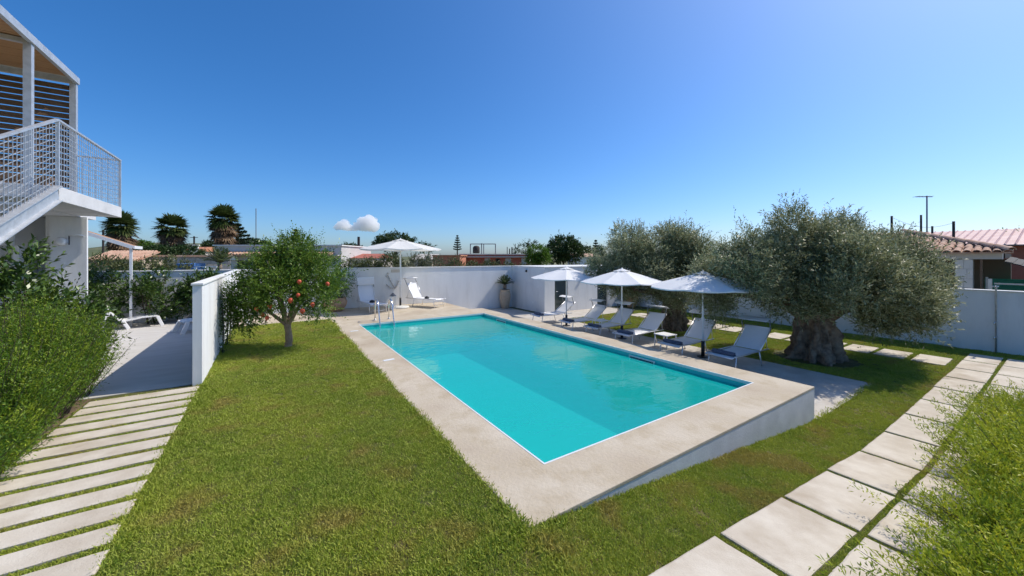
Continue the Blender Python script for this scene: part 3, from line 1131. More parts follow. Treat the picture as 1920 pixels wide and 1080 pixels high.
olive('big spreading old olive tree with a massive gnarled trunk', (10.3, 1.42, ZD), 1.3, .56, .34,
      [LB(-.85, -.45, 2.85, 1.05, .75, .75), LB(.35, .1, 2.65, 1.3, 1.3, .8), LB(1.45, 0, 2.45, 1.15, 1.2, .8), LB(2.15, 0, 1.85, .9, 1.0, .75),
       LB(-1.95, -.6, 2.5, 1.0, .7, .7), LB(-2.35, .5, 1.75, .75, .7, .65), LB(1.75, -.3, 1.35, .95, .9, .6), LB(0, -1.1, 2.1, 1.25, .9, .85),
       LB(-1.1, -.5, 1.65, .9, .8, .55), LB(.9, -.8, 1.65, .9, .8, .65), LB(0, 1.2, 2.2, 1.2, .9, .9), LB(2.55, .2, 1.35, .5, .6, .45)], 26500, 21)
olive('smaller olive tree with a leaning dark trunk behind the parasols', (10.85, 5.83, ZD), 1.2, .42, .26,
      [LB(-1.5, 0, 2.9, 1.0, 1.0, .75), LB(-.35, 0, 3.0, 1.1, 1.1, .75), LB(.8, 0, 2.7, 1.05, 1.0, .85), LB(-2.2, 0, 2.1, .8, .9, .75),
       LB(-.9, -.5, 2.1, 1.15, .9, .8), LB(.5, -.4, 1.75, 1.0, .8, .7), LB(-1.5, -.2, 1.45, .8, .7, .5), LB(1.4, .5, 2.1, .9, .9, .9), LB(-.3, -.9, 1.35, .8, .6, .45), LB(.15, -.5, 2.75, .8, .7, .75), LB(-.9, -.5, 2.75, .7, .6, .6)], 18500, 22)

# ------------------------------------------------------------------ shrubs near the camera
CG = 'citrus shrubs by the house'
shrub('citrus_shrub', 'tall glossy citrus shrub nearest the house doorway', (-5.05, 6.75, 0), [(0, 0, 1.2, .35, .4, .6), (.1, .1, 1.75, .22, .22, .38), (-.2, -.1, .7, .45, .45, .5)], 620, 8, .10, .042, citrus_leaf, 41, group=CG, gap=-.6, tl=.3, up=.5)
shrub('citrus_shrub', 'glossy citrus shrub in front of the white fin wall', (-4.85, 7.75, 0), [(0, 0, .8, .48, .5, .6), (-.1, .1, 1.32, .25, .25, .3), (.1, -.2, .55, .35, .4, .4)], 640, 8, .095, .04, citrus_leaf, 42, group=CG, gap=-.6, tl=.3, up=.5)
shrub('citrus_shrub', 'glossy citrus shrub with yellowish shoots at the corner of the terrace', (-4.72, 7.0, 0), [(0, 0, .6, .34, .45, .45), (-.2, .3, 1.0, .26, .3, .38), (.1, -.35, .5, .26, .35, .36)], 760, 8, .09, .038, leafmat('young_citrus_leaf', (.05, .09, .015), (.10, .155, .022), (.23, .27, .04), rough=.35, trans=.25), 43, group=CG, gap=-.6, tl=.3, up=.5)


def needle_bush(name, label, loc, stems, m, seed, L=.024, Wd=.0045, per=60, hgt=.95, lean=.45, rad=.6, group=None, cat='shrub', droop=.0, pinn=False, ev=1.0, rv=1.0):
    """many upright stems set with narrow leaves"""
    o = thing(name, label, cat, loc, group=group)
    rng = np.random.default_rng(seed)
    a = rng.random(stems) * 2 * PI
    r = np.sqrt(rng.random(stems)) * .9
    fx, fy = np.cos(a) * r * rad * .75, np.sin(a) * r * rad * ev * .75
    base = np.stack([fx, fy, np.zeros(stems)], 1)
    h = hgt * (1.05 - .45 * r ** 2) * (.58 + .52 * rng.random(stems))
    out = np.stack([np.cos(a) * r * rad * lean, np.sin(a) * r * rad * lean * ev, h], 1) + rng.normal(size=(stems, 3)) * np.array([.09, .09, .02]) * rv
    f = .12 + .88 * rng.random((stems, per)) ** .75
    bend = (f ** 2)[:, :, None] * np.stack([np.cos(a), np.sin(a), -np.ones(stems) * .9], 1)[:, None, :] * droop * h[:, None, None]
    pos = base[:, None, :] + out[:, None, :] * f[:, :, None] + bend
    # side shoots
    sh = nrm(rng.normal(size=(stems, 7, 3)) + np.array([0, 0, .5]))
    k = rng.integers(0, 7, (stems, per))
    sd = np.take_along_axis(sh, k[:, :, None], 1)
    sf = rng.random((stems, per, 1)) ** .8
    pos = pos + sd * sf * (.05 + .11 * (1 - f[:, :, None])) * (1.25 if pinn else 1.0)
    T = nrm(nrm(out)[:, None, :] * .5 + sd * .7 + nrm(rng.normal(size=(stems, per, 3))) * .75)
    pos, T = pos.reshape(-1, 3), T.reshape(-1, 3)
    pos[:, 2] = np.maximum(pos[:, 2], .02)
    n = len(pos)
    Ls = L * (.6 + .8 * rng.random(n))
    V, Q = leaf_quads(pos, T, Ls, Wd * (.8 + .5 * rng.random(n)), rng)
    tone = np.repeat(rng.random(stems), per) * .55 + .15 * f.ravel() + rng.random(n) * .3
    c = np_mesh('foliage', V, Q, m, tone)
    c.parent = o
    st = MB()
    for i in range(0, stems, 2):
        b, t_ = base[i], out[i]
        pts = [(b[0] + t_[0] * q + bb[0] * droop * h[i] * q * q, b[1] + t_[1] * q + bb[1] * droop * h[i] * q * q, t_[2] * q + bb[2] * droop * h[i] * q * q)
               for q in (0, .35, .7, 1.0) for bb in [(math.cos(a[i]), math.sin(a[i]), -.9)]]
        st.tube(pts, [.006, .004, .003, .0015], 4, cap=False)
    st.build('stems', barkd, o)
    return o


RG = 'rosemary bushes along the slab path'
for i, (u, v, h, rd, lb) in enumerate([(-4.22, 3.0, .72, .60, 'low yellow-green rosemary bush spilling over the start of the slab path'),
                                       (-4.36, 3.95, 1.2, .68, 'dense green rosemary bush beside the middle of the slab path'),
                                       (-4.42, 4.95, 1.48, .74, 'tallest rosemary bush, beside the slab path below the citrus shrubs'),
                                       (-4.4, 5.85, 1.36, .62, 'rosemary bush at the corner of the side terrace')]):
    needle_bush('rosemary_bush', lb, (u, v, .01), 620, rosemary_leaf, 50 + i, L=.034, Wd=.0085, per=90, hgt=h, rad=rd, group=RG, lean=.6)
FG = 'feathery shrubs beside the large slabs'
for i, (u, v, h, rd, lb) in enumerate([(1.9, -2.36, .60, .42, 'feathery yellow-green shrub arching over the first large slabs'),
                                       (3.0, -2.36, .70, .44, 'feathery shrub second along the large slab path'),
                                       (4.3, -2.3, 1.02, .52, 'tallest feathery shrub beside the large slab path'),
                                       (5.7, -2.26, .98, .52, 'feathery shrub fourth along the large slab path'),
                                       (7.3, -2.2, .85, .52, 'feathery shrub closest to the gate')]):
    needle_bush('feathery_shrub', lb, (u, v, gz(u)), 380, feather_leaf, 60 + i, L=.036, Wd=.0085, per=150, hgt=h, rad=rd, group=FG, lean=.85, droop=.16, pinn=True, rv=1.6)

# hedge shrubs inside the side terrace, against the far wall
for i, (u, v, w, h, lb) in enumerate([(-7.3, 13.75, .85, 1.75, 'dark laurel shrub behind the house corner'), (-6.1, 13.75, .8, 1.6, 'dark laurel shrub left of the canopy post'), (-4.75, 13.8, .75, 1.55, 'dark laurel shrub behind the white plastic lounge seat'),
                                      (-3.6, 13.85, .6, 1.45, 'dark laurel shrub in the corner of the white walls')]):
    shrub('laurel_shrub', lb, (u, v, .016), [(0, -.05, h * .45, w * .85, .40, h * .36), (.15, 0, h * .82, w * .4, .3, h * .22), (-w * .45, -.05, h * .68, w * .35, .30, h * .26)], 720, 8, .10, .042, citrus_leaf, 70 + i, group='laurel shrubs along the terrace wall', gap=-.25, tl=.28, up=.4)

# ------------------------------------------------------------------ plastic lounge seats on the side terrace


def lounge_seat(label, loc, rz):
    o = thing('lounge_seat', label, 'chair', loc, rz, 'white plastic lounge seats')
    # moulded shell profile: foot end low, seat dip, high back
    pr = [(0, .30), (.12, .335), (.45, .33), (.75, .28), (.95, .25), (1.08, .30), (1.22, .46), (1.34, .66), (1.38, .72)]
    w = .30
    m = MB()
    vs = []
    for x, z in pr:
        vs += [(x, -w, z + .02), (x, -w * .5, z), (x, w * .5, z), (x, w, z + .02), (x, -w, z - .02), (x, w, z - .02)]
    fs = []
    for i in range(len(pr) - 1):
        b = 6 * i
        fs += [(b, b + 6, b + 7, b + 1), (b + 1, b + 7, b + 8, b + 2), (b + 2, b + 8, b + 9, b + 3), (b + 3, b + 9, b + 11, b + 5), (b + 5, b + 11, b + 10, b + 4), (b + 4, b + 10, b + 6, b)]
    m.add(vs, fs)
    m.build('seat', plastic, o, smooth=True, bevel=.006)
    for s in (-1, 1):
        for x0, z0, x1, in ((.06, .31, -.08), (.98, .26, .82), (1.30, .60, 1.52)):
            m2 = MB()
            m2.beam((x0, s * (w - .02), z0 + .01), (x1, s * (w + .03), 0.0), .05, .10, up=(1, 0, 0))
            m2.build('leg', plastic, o, bevel=.012)
    return o


lounge_seat('white moulded plastic lounge seat in front of the laurel shrubs', (-4.58, 13.3, .016), R(194)).scale = (.8, .95, .95)
lounge_seat('white moulded plastic lounge seat half hidden by the free-standing wall', (-3.75, 11.3, .016), R(25))

# ------------------------------------------------------------------ house with outside stair (left)
hs = thing('house', 'white house end with timber-ceiled upper terrace and slatted screen', 'house', (-5.19, 10.06, 0))


def hb(*b):
    return (b[0] + 5.19, b[1] + 5.19, b[2] - 10.06, b[3] - 10.06, b[4], b[5])


m_ = MB()
m_.box(*hb(-5.75, -5.19, 10.06, 10.13, 0, 3.035))
m_.box(*hb(-6.18, -5.752, 10.06, 10.13, 0, 1.60))
m_.box(*hb(-5.83, -5.75, 10.132, 10.85, 0, 3.035))  # unseen jamb, added to keep the sun off the recess back
m_.box(*hb(-6.18, -5.832, 10.132, 10.85, 1.54, 1.597))
m_.box(*hb(-6.26, -6.182, 10.06, 10.85, 0, 2.37))
m_.box(*hb(-9.5, -6.262, 10.06, 10.13, 2.37, 3.035))
m_.box(*hb(-9.5, -5.75, 10.852, 10.95, 0, 3.035))  # recess back, set deep so the niche falls darker
m_.build('end_wall', white, hs)
MB().box(*hb(-9.5, -5.29, 5.5, 10.95, 3.04, 3.29)).build('terrace_floor', greyrender, hs)
MB().box(*hb(-9.5, -8.5, 4.0, 10.2, 0, 3.03)).build('ground_floor_wall', white, hs)
# roof: steel edge, posts, boards
RZ = 6.10
for v in (8.13, 9.96):
    MB().box(*hb(-5.41, -5.31, v - .06, v + .04, 3.292, RZ - .10)).build('post', galv, hs)
rf = MB().box(*hb(-9.5, -5.35, 4.0, 9.998, RZ + .02, RZ + .06)).build('roof', beamgrey, hs)
MB().box(*hb(-5.348, -5.28, 4.0, 10.0, RZ - .09, RZ + .05)).build('edge_beam', galv, rf)
MB().box(*hb(-9.5, -5.35, 9.92, 10.0, RZ - .10, RZ + .018)).build('edge_beam', galv, rf)
MB().box(*hb(-9.5, -5.35, 8.08, 8.16, RZ - .10, RZ - .022)).build('cross_beam', galv, rf)
me0 = None
k = 0
v = 4.06
while v < 9.78:
    if me0 is None:
        o0 = MB().box(0, 4.08, 0, .125, -.02, 0).build('ceiling_board', ceilwood, rf)
        me0 = o0.data
        o = o0
    else:
        o = bpy.data.objects.new('ceiling_board', me0)
        COL.objects.link(o)
        o.parent = rf
    o.location = (-9.45 + 5.19, v - 10.06, RZ + .018 + (k % 3) * .001)
    k += 1
    v += .131
sc_ = MB().box(*hb(-9.4, -9.3, 9.92, 10.0, 3.292, RZ - .11)).build('screen', galv, hs)
me0 = None
for k in range(20):
    z = 3.42 + .128 * k
    if me0 is None:
        o = MB().box(0, 3.87, 0, .03, 0, .105).build('slat', darkwood, sc_)
        me0 = o.data
    else:
        o = bpy.data.objects.new('slat', me0)
        COL.objects.link(o)
        o.parent = sc_
    o.location = (-9.29 + 5.19, 9.955 - 10.06, z)
    o.rotation_euler = (R(-14), 0, 0)
bn = thing('terrace_bench', 'long brown timber bench on the upper terrace floor', 'bench', (-6.6, 9.2, 3.29))
MB().box(-1.2, 1.2, -.25, .25, .40, .46).build('seat', darkwood, bn)
for x in (-1.1, 1.1):
    MB().box(x - .05, x + .05, -.2, .2, 0, .40).build('leg', darkwood, bn)

stc = thing('outside_stair', 'galvanised steel outside stair with wire-mesh railing and concrete landing', 'staircase', (-4.6, 6.9, 0))


def st(u, v, z):
    return (u + 4.6, v - 6.9, z)


MB().box(-.69, 0, 0, 3.04, 3.05, 3.29).build('landing', greyrender, stc, bevel=.006)
SL = .46
for u in (-4.63, -5.25):
    m_ = MB()
    m_.beam(st(u, 6.88, 3.17), st(u, .8, 3.17 - SL * 6.08), .05, .24)
    m_.build('stringer', galv, stc)
    m_ = MB()
    for dz in (.118, -.118):
        m_.beam(st(u + .03, 6.86, 3.17 + dz), st(u + .03, .8, 3.17 + dz - SL * 6.06), .10, .016)
    m_.build('stringer_flange', galv, stc)
me0 = None
for k in range(17):
    if me0 is None:
        o = MB().box(-.29, .29, -.15, .15, 0, .035).build('tread', galv, stc)
        me0 = o.data
    else:
        o = bpy.data.objects.new('tread', me0)
        COL.objects.link(o)
        o.parent = stc
    o.location = st(-4.94, 6.7 - .34 * k, 3.12 - .34 * SL * (k + .5))
# railing: posts, top rail and wire mesh
RH = 1.10


def zf(v):
    return 3.29 if v >= 6.9 else 3.29 - SL * (6.9 - v)


for v in (6.92, 9.92, 5.2, 3.5):
    MB().box(-.045, -.005, v - 6.9 - .02, v - 6.9 + .02, zf(v) - .02, zf(v) + RH).build('railing_post', galv, stc)
m_ = MB()
m_.beam(st(-4.625, 6.9, 3.29 + RH), st(-4.625, 9.94, 3.29 + RH), .05, .03)
m_.beam(st(-4.625, 6.9, 3.29 + RH), st(-4.625, 2.0, zf(2.0) + RH), .05, .03)
m_.beam(st(-4.625, 9.93, 3.29 + RH), st(-5.29, 9.93, 3.29 + RH), .05, .03)
m_.build('top_rail', galv, stc)
m_ = MB()


def wire(a, b):
    m_.beam(a, b, .0075, .0075)


v = 2.05
while v < 9.92:
    wire(st(-4.625, v, zf(v) + .02), st(-4.625, v, zf(v) + RH - .01))
    v += .10
for k in range(1, 11):
    wire(st(-4.632, 6.9, 3.29 + .1 * k), st(-4.632, 9.92, 3.29 + .1 * k))
    wire(st(-4.632, 6.9, 3.29 + .1 * k), st(-4.632, 2.05, zf(2.05) + .1 * k))
    wire(st(-4.62, 9.925, 3.29 + .1 * k), st(-5.28, 9.925, 3.29 + .1 * k))
for k in range(1, 7):
    wire(st(-4.62 - .1 * k, 9.935, 3.3), st(-4.62 - .1 * k, 9.935, 3.29 + RH))
m_.build('wire_mesh', galv, stc)

lp = thing('wall_lamp', 'round white bulkhead lamp on the white fin wall', 'wall lamp', (-5.56, 10.06, 2.47))
# plate and dome facing the camera side
m_ = MB().lathe([(.10, 0), (.10, .03), (.085, .045)], 24)
o = m_.build('back_plate', galv, lp, smooth=False)
o.rotation_euler = (PI / 2, 0, 0)
m_ = MB().lathe([(.085, .046), (.085, .10), (.07, .135), (.035, .152), (.001, .155)], 24)
o = m_.build('dome', plastic, lp, smooth=True)
o.rotation_euler = (PI / 2, 0, 0)
sc2 = thing('wall_hook', 'bent white wall arm with a dark hanging rod on the fin wall', 'wall bracket', (-5.24, 10.06, 2.60))
MB().tube([(.0, 0, 0), (.0, -.05, .01), (-.08, -.07, .025), (-.2, -.07, .0)], .014, 8).build('arm', plastic, sc2, smooth=True)
MB().tube([(-.2, -.07, .0), (-.2, -.07, -.2)], .010, 8).build('rod', blackm, sc2, smooth=True)

cn = thing('canopy_roof', 'lean-to canopy with timber underside on a slim white post behind the house', 'canopy', (-5.25, 13.5, 0))
MB().box(-.03, .03, -.03, .03, .016, 2.40).build('post', plastic, cn)
m_ = MB()
m_.add([(.06, -.1, 2.40), (-3.2, -.1, 3.75), (-3.2, .72, 3.75), (.06, .72, 2.40), (.06, -.1, 2.46), (-3.2, -.1, 3.81), (-3.2, .72, 3.81), (.06, .72, 2.46)],
       [(0, 3, 2, 1), (4, 5, 6, 7), (1, 2, 6, 5), (2, 3, 7, 6), (3, 0, 4, 7), (0, 1, 5, 4)])
rf2 = m_.build('roof', ceilwood, cn)
MB().beam((.06, -.125, 2.43), (-3.2, -.125, 3.78), .04, .10).build('fascia', plastic, rf2)
MB().beam((.085, -.1, 2.43), (.085, .72, 2.43), .04, .09).build('gutter', plastic, rf2)

# ------------------------------------------------------------------ right side: gate, shower, neighbour
gt = thing('garden_gate', 'grey metal garden gate with lever handle at the end of the slab path', 'gate', (15.2, -1.62, ZD))
MB().box(.0, .10, -.12, -.004, 0, 1.60).build('gate_post', galv, gt)
MB().box(.02, .07, -1.5, -.125, .05, 1.55).build('panel', mat('gate_grey', (.28, .285, .29), (.33, .335, .34), 3, .6), gt)
MB().tube([(-.0, -.16, .72), (-.07, -.16, .72), (-.07, -.26, .72)], .014, 8).build('handle', steel, gt, smooth=True)
sh = thing('garden_tap_pipe', 'slim upright water pipe with two taps fixed to the boundary wall', 'pipe', (15.15, -1.13, ZD))
MB().tube([(0, 0, 0), (0, 0, 1.78), (-.03, 0, 1.84), (-.12, 0, 1.86)], .018, 8).build('pipe', galv, sh, smooth=True)
MB().lathe([(.02, 0), (.06, .02), (.06, .035)], 12).build('shower_head', steel, sh, loc=(-.13, 0, 1.83), smooth=True)
for z in (.45, .85):
    MB().tube([(0, 0, z), (-.10, .02, z), (-.12, .02, z - .05)], .014, 8).build('tap', steel, sh, smooth=True)
    MB().box(-.03, .045, -.03, .03, z - .015, z + .015).build('bracket', galv, sh)

nh = thing('neighbour_house', 'neighbouring stone house with clay tiled roof and shaded porch openings', 'house', (18.6, 0, -.6))
# stone pillars in coursed blocks


def pillar(v0, v1, z0, z1, rows):
    hgt = (z1 - z0) / rows
    for r in range(rows):
        cut = .5 if r % 2 else .32
        vm = v0 + (v1 - v0) * cut
        for a, b in ((v0, vm - .004), (vm + .004, v1)):
            o = MB().box(0, .30, a, b, z0 + r * hgt, z0 + (r + 1) * hgt - .008).build('stone_block', stoneb, nh, bevel=.006)


pillar(-.40, .00, 0, 2.66, 8)
MB().box(.02, .28, -.395, -.005, .02, 2.64).build('pillar_core', beamgrey, nh)
MB().box(.3, .45, .02, 4.2, 0, 1.35).build('porch_wall', stoneb, nh)
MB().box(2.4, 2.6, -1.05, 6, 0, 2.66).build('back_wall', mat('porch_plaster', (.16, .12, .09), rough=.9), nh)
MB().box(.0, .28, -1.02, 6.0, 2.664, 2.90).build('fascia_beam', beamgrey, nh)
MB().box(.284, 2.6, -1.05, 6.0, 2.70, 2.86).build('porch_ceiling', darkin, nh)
m_ = MB().box(.05, .15, .12, .60, 1.7, 2.4)
m_.build('shutter', mat('dark_shutter', (.05, .03, .02), rough=.7), nh)
MB().box(.05, .2, -.60, -.55, 0, 2.66).build('door_jamb', darkwood, nh)
MB().box(.05, .2, -.80, -.72, 0, 2.0).build('post', stoneb, nh)
# tiled hip roof: the near slope rises away from us; tiles one by one
tl = MB()
nseg = 6
for i in range(2):
    for k in range(nseg + 1):
        an = PI * k / nseg
        r = .105 if i == 0 else .085
        tl.v.append((i * .44, r * math.cos(an), r * .8 * math.sin(an) + (0.03 if i else 0.0)))
for k in range(nseg):
    tl.f.append((k, k + 1, nseg + 2 + k, nseg + 1 + k))
base = len(tl.v)
for i in range(2):
    for k in range(nseg + 1):
        an = PI * k / nseg
        r = .085 if i == 0 else .066
        tl.v.append((i * .44, r * math.cos(an), r * .8 * math.sin(an) + (0.03 if i else 0.0)))
for k in range(nseg):
    tl.f.append((base + k, base + nseg + 1 + k, base + nseg + 2 + k, base + k + 1))
    tl.f.append((k, base + k, base + k + 1, k + 1))
m_ = MB()
pit = .30
dep = 3.0
m_.add([(-.25, -1.25, 2.90), (-.25, 6.2, 2.90), (dep - .25, 6.2, 2.90 + pit * dep), (dep - .25, 1.7, 2.90 + pit * dep),
        (-.25, -1.25, 2.86), (-.25, 6.2, 2.86), (dep - .25, 6.2, 2.86 + pit * dep), (dep - .25, 1.7, 2.86 + pit * dep)],
       [(0, 3, 2, 1), (4, 5, 6, 7), (0, 1, 5, 4), (3, 0, 4, 7), (1, 2, 6, 5), (2, 3, 7, 6)])
nroof = m_.build('roof', roofclay, nh)
tm = None
for r in range(7):
    for k in range(34):
        y = -1.15 + .215 * k
        x = -.30 + .42 * r
        if y < -1.15 + (x + .30) * .98:
            continue
        if tm is None:
            o = tl.build('roof_tile', roofclay, nroof)
            tm = o.data
        else:
            o = bpy.data.objects.new('roof_tile', tm)
            COL.objects.link(o)
            o.parent = nroof
        o.location = (x, y + random.uniform(-.012, .012), 2.915 + pit * (x + .25))
        o.rotation_euler = (random.uniform(-.03, .03), -math.atan(pit) + .05, random.uniform(-.03, .03))
for k in range(9):
    o = bpy.data.objects.new('ridge_tile', tm)
    COL.objects.link(o)
    o.parent = nroof
    f = k / 9
    o.location = (-.28 + dep * f, -1.22 + 2.95 * f, 2.96 + pit * dep * f)
    o.rotation_euler = (0, -math.atan(pit / 1.4), R(44.5))
    o.scale = (1.15, 1.2, 1.2)
# awning and netting beyond
aw = thing('neighbour_awning', 'dark corrugated lean-to awning on struts beside the neighbouring house', 'awning', (18.4, -1.05, -.6))
m_ = MB()
for k in range(18):
    y0 = -.02 - .16 * k
    m_.add([(0, y0, 2.60 - .42 * k * .16), (2.2, y0, 2.75 - .42 * k * .16), (2.2, y0 - .165, 2.70 - .42 * k * .16), (0, y0 - .165, 2.55 - .42 * k * .16),
            (0, y0, 2.57 - .42 * k * .16), (2.2, y0, 2.72 - .42 * k * .16), (2.2, y0 - .165, 2.67 - .42 * k * .16), (0, y0 - .165, 2.52 - .42 * k * .16)],
           [(0, 1, 2, 3), (4, 7, 6, 5), (0, 3, 7, 4), (1, 5, 6, 2), (0, 4, 5, 1), (3, 2, 6, 7)])
m_.build('roof', darkawn, aw)
for y in (-.25, -.45):
    MB().beam((.2, y, 0), (.2, y - .35, 2.35), .05, .05).build('strut', polem, aw)
MB().beam((.2, .2, 1.85), (.2, -2.6, 1.85), .04, .05).build('rail', beamgrey, aw)
nn = thing('green_netting', 'green windbreak netting on a rail behind the boundary wall', 'netting', (20.5, -1.4, -.6))
MB().box(0, .02, -3.0, .9, 0, 1.95).build('netting', green_net, nn)
for y in (-2.9, -1.0, .85):
    MB().box(-.03, .0, y - .03, y + .03, 0, 2.0).build('post', galv, nn)

# metal-roofed building behind
mr = thing('metal_roof_shed', 'long shed with faded red sheet-metal roof behind the neighbouring house', 'building', (26.0, 0, -.6))
m_ = MB()
m_.box(0, 5, -1.55, 7, 0, 3.25)
m_.build('wall', brick, mr)
me0 = None
for k in range(36):
    y = -2.35 + .28 * k
    if me0 is None:
        q = MB()
        vs = []
        for x, z in ((-.4, 0), (5.2, .95)):
            vs += [(x, 0, z), (x, .04, z + .05), (x, .08, z), (x, .28, z), (x, 0, z - .04), (x, .28, z - .04)]
        q.add(vs, [(0, 6, 7, 1), (1, 7, 8, 2), (2, 8, 9, 3), (4, 5, 11, 10), (0, 1, 2, 3, 5, 4), (6, 10, 11, 9, 8, 7), (0, 4, 10, 6), (3, 9, 11, 5)])
        o = q.build('roof_sheet', metalroof, mr)
        me0 = o.data
    else:
        o = bpy.data.objects.new('roof_sheet', me0)
        COL.objects.link(o)
        o.parent = mr
    o.location = (0, y, 3.30 + .004 * (k % 2))


def post_at(name, label, x, y0, y1, d, r, m, cat, group=None):
    p, q = at(x, y1, d), at(x, y0, d)
    o = thing(name, label, cat, (p.x, p.y, p.z), group=group)
    MB().tube([(0, 0, 0), (0, 0, q.z - p.z)], r, 8).build('pole', m, o, smooth=True)
    return o, q.z - p.z


DR = 17.8
PGp = 'dark posts standing on the shed roof'
post_at('roof_post', 'dark post half hidden by the big olive crown', 1672, 405, 470, DR, .045, polem, 'post', PGp)
post_at('roof_post', 'tall dark post just beside the aerial mast', 1727, 403, 470, DR, .04, polem, 'post', PGp)
post_at('roof_post', 'short leaning dark post beside the aerial mast', 1748, 424, 470, DR, .04, polem, 'post', PGp)
post_at('roof_post', 'thick dark post rising over the sheet-metal roof end', 1788, 415, 470, DR, .05, polem, 'post', PGp)
ae, h_ = post_at('television_aerial', 'tall television aerial mast above the neighbouring roof', 1738, 367, 470, DR - .4, .028, rust, 'aerial')
MB().tube([(*lat(-.55, 0), h_ - .05), (*lat(.25, 0), h_ - .05)], .018, 6).build('boom', rust, ae)
for k in range(5):
    l = -.5 + .16 * k
    a, b = lat(l, -.16), lat(l, .16)
    MB().tube([(*a, h_ - .04), (*b, h_ - .04)], .008, 5).build('element', rust, ae)
wr = thing('overhead_wire', 'thin wire sagging between the posts on the shed roof', 'wire', at(1673, 408, DR))
pts = []
p0 = at(1673, 408, DR)
for k in range(13):
    f = k / 12
    p = at(1673 + (1788 - 1673) * f, 408 + 10 * f + 26 * math.sin(PI * f) * .5, DR)
    pts.append(tuple(p - p0))
MB().tube(pts, .006, 4).build('wire', polem, wr)


def leafy_tree(name, label, x, y, d, blobs, ntw, L, Wd, m, seed, zg=-.62, per=8, group=None, trunk_r=.14, **kw):
    """tree whose crown centre is at pixel x, y at depth d; blobs are lateral, depth, height offsets from there"""
    c = at(x, y, d)
    o = thing(name, label, 'tree', (c.x, c.y, zg), group=group)
    bl = [(*lat(b[0], b[1]), c.z - zg + b[2], b[3], b[4], b[5]) for b in blobs]
    cr = crown('crown', bl, ntw, per, L, Wd, m, seed, **kw)
    cr.parent = o
    tk = MB()
    limb(tk, [(0, 0, -.1), (.05, 0, (c.z - zg) * .5), (0, 0, c.z - zg)], [trunk_r, trunk_r * .8, trunk_r * .5], 8, .12, seed)
    for i, b in enumerate(bl):
        limb(tk, [(0, 0, (c.z - zg) * .6), (b[0] * .5, b[1] * .5, (c.z - zg) * .5 + b[2] * .5), (b[0], b[1], b[2])], [trunk_r * .5, trunk_r * .3, .02], 6, .1, seed + i)
    tk.build('trunk', barkd, o, smooth=True)
    return o


leafy_tree('garden_tree', 'bright green leafy tree beyond the neighbouring house roof', 1915, 468, 19, [(0, 0, 0, 1.1, 1.1, .75), (-.7, 0, -.35, .7, .8, .5), (.9, 0, .2, 1.0, 1, .7)], 1700, .12, .05, bright_leaf, 81)

# ------------------------------------------------------------------ beyond the far wall


def hedge(label, x0, x1, y0, d, m, seed, n, L=.09, thick=.9, cat='hedge', leaf_w=.035):
    a, b = at(x0, y0, d), at(x1, y0, d)
    o = thing('hedge', label, cat, (a.x, a.y, -.62), group='hedges beyond the far wall')
    ln = (b - a).length
    k = max(2, int(ln / .9))
    hgt = a.z + .62
    rng = random.Random(seed)
    bl = []
    for i in range(k):
        f = (i + .5) / k
        c = a.lerp(b, f) - a
        hh = hgt * rng.uniform(.86, 1.06)
        bl.append((c.x, c.y, hh * .62, .75, thick * .6, hh * .40))
    cr = crown('foliage', bl, n, 8, L, leaf_w, m, seed, gap=-.9, tl=.22, up=.5)
    cr.parent = o
    st = MB()
    for q in bl:
        limb(st, [(q[0], q[1], -.05), (q[0], q[1], q[2])], [.05, .02], 6, .1, seed)
    st.build('stems', barkd, o)
    return o


hedge('low clipped hedge beyond the far wall left of the parasol pole', 640, 752, 478, 20.5, hedge_leaf, 91, 2600)
hedge('grey-green oleander hedge beyond the far wall right of the parasol pole', 764, 828, 477, 20.5, leafmat('oleander_leaf', (.10, .12, .06), (.16, .175, .09), (.27, .26, .15), rough=.5), 92, 1400)
hedge('low green hedge in front of the red building', 838, 1000, 490, 23, hedge_leaf, 93, 2600)
hedge('loose shrub hedge above the side terrace wall', 175, 345, 478, 16.0, hedge_leaf, 94, 2400)
hedge('green hedge between the pale building and the pomegranate tree', 455, 560, 492, 18, tree_leaf, 95, 1400)
hedge('bushes beyond the changing room roof', 1062, 1130, 490, 26, hedge_leaf, 96, 900)


def slab_building(name, label, cat, x0, x1, ytop, d, depth, m, parapet=None, ground=-.62, d1=None):
    """box building whose front runs from pixel x0 to x1 with its top at ytop, d metres away"""
    a = at(x0, ytop, d)
    b = at(x1, ytop, d1 or d)
    ln = ((b.x - a.x) ** 2 + (b.y - a.y) ** 2) ** .5
    rz = math.atan2(b.y - a.y, b.x - a.x)
    o = thing(name, label, cat, (a.x, a.y, ground), rz)
    h = a.z - ground
    MB().box(0, ln, 0, depth, 0, h - .12).build('wall', m, o)
    MB().box(-.12, ln + .12, -.12, depth + .12, h - .118, h).build('roof', parapet or m, o)
    return o, ln, h


# red building with flat roof
rb, ln, h = slab_building('red_building', 'flat-roofed dark red building with small grey windows beyond the far wall', 'building', 862, 992, 476, 46, 8, brick, beamgrey)
for f in (.40, .70, .93):
    w = MB().box(ln * f - .35, ln * f + .35, -.04, .02, h - 1.35, h - .55).build('window', mat('grey_shutter', (.42, .45, .44), rough=.7), rb)
    MB().box(ln * f - .42, ln * f + .42, -.07, -.0, h - 1.45, h - 1.36).build('sill', beamgrey, w)
MB().box(ln * .55 - .25, ln * .55 + .25, -.03, .02, h - 1.3, h - .6).build('window', darkin, rb)
MB().box(0, ln * .99, -.5, -.0, h - .45, h - .30).build('awning_slab', beamgrey, rb)
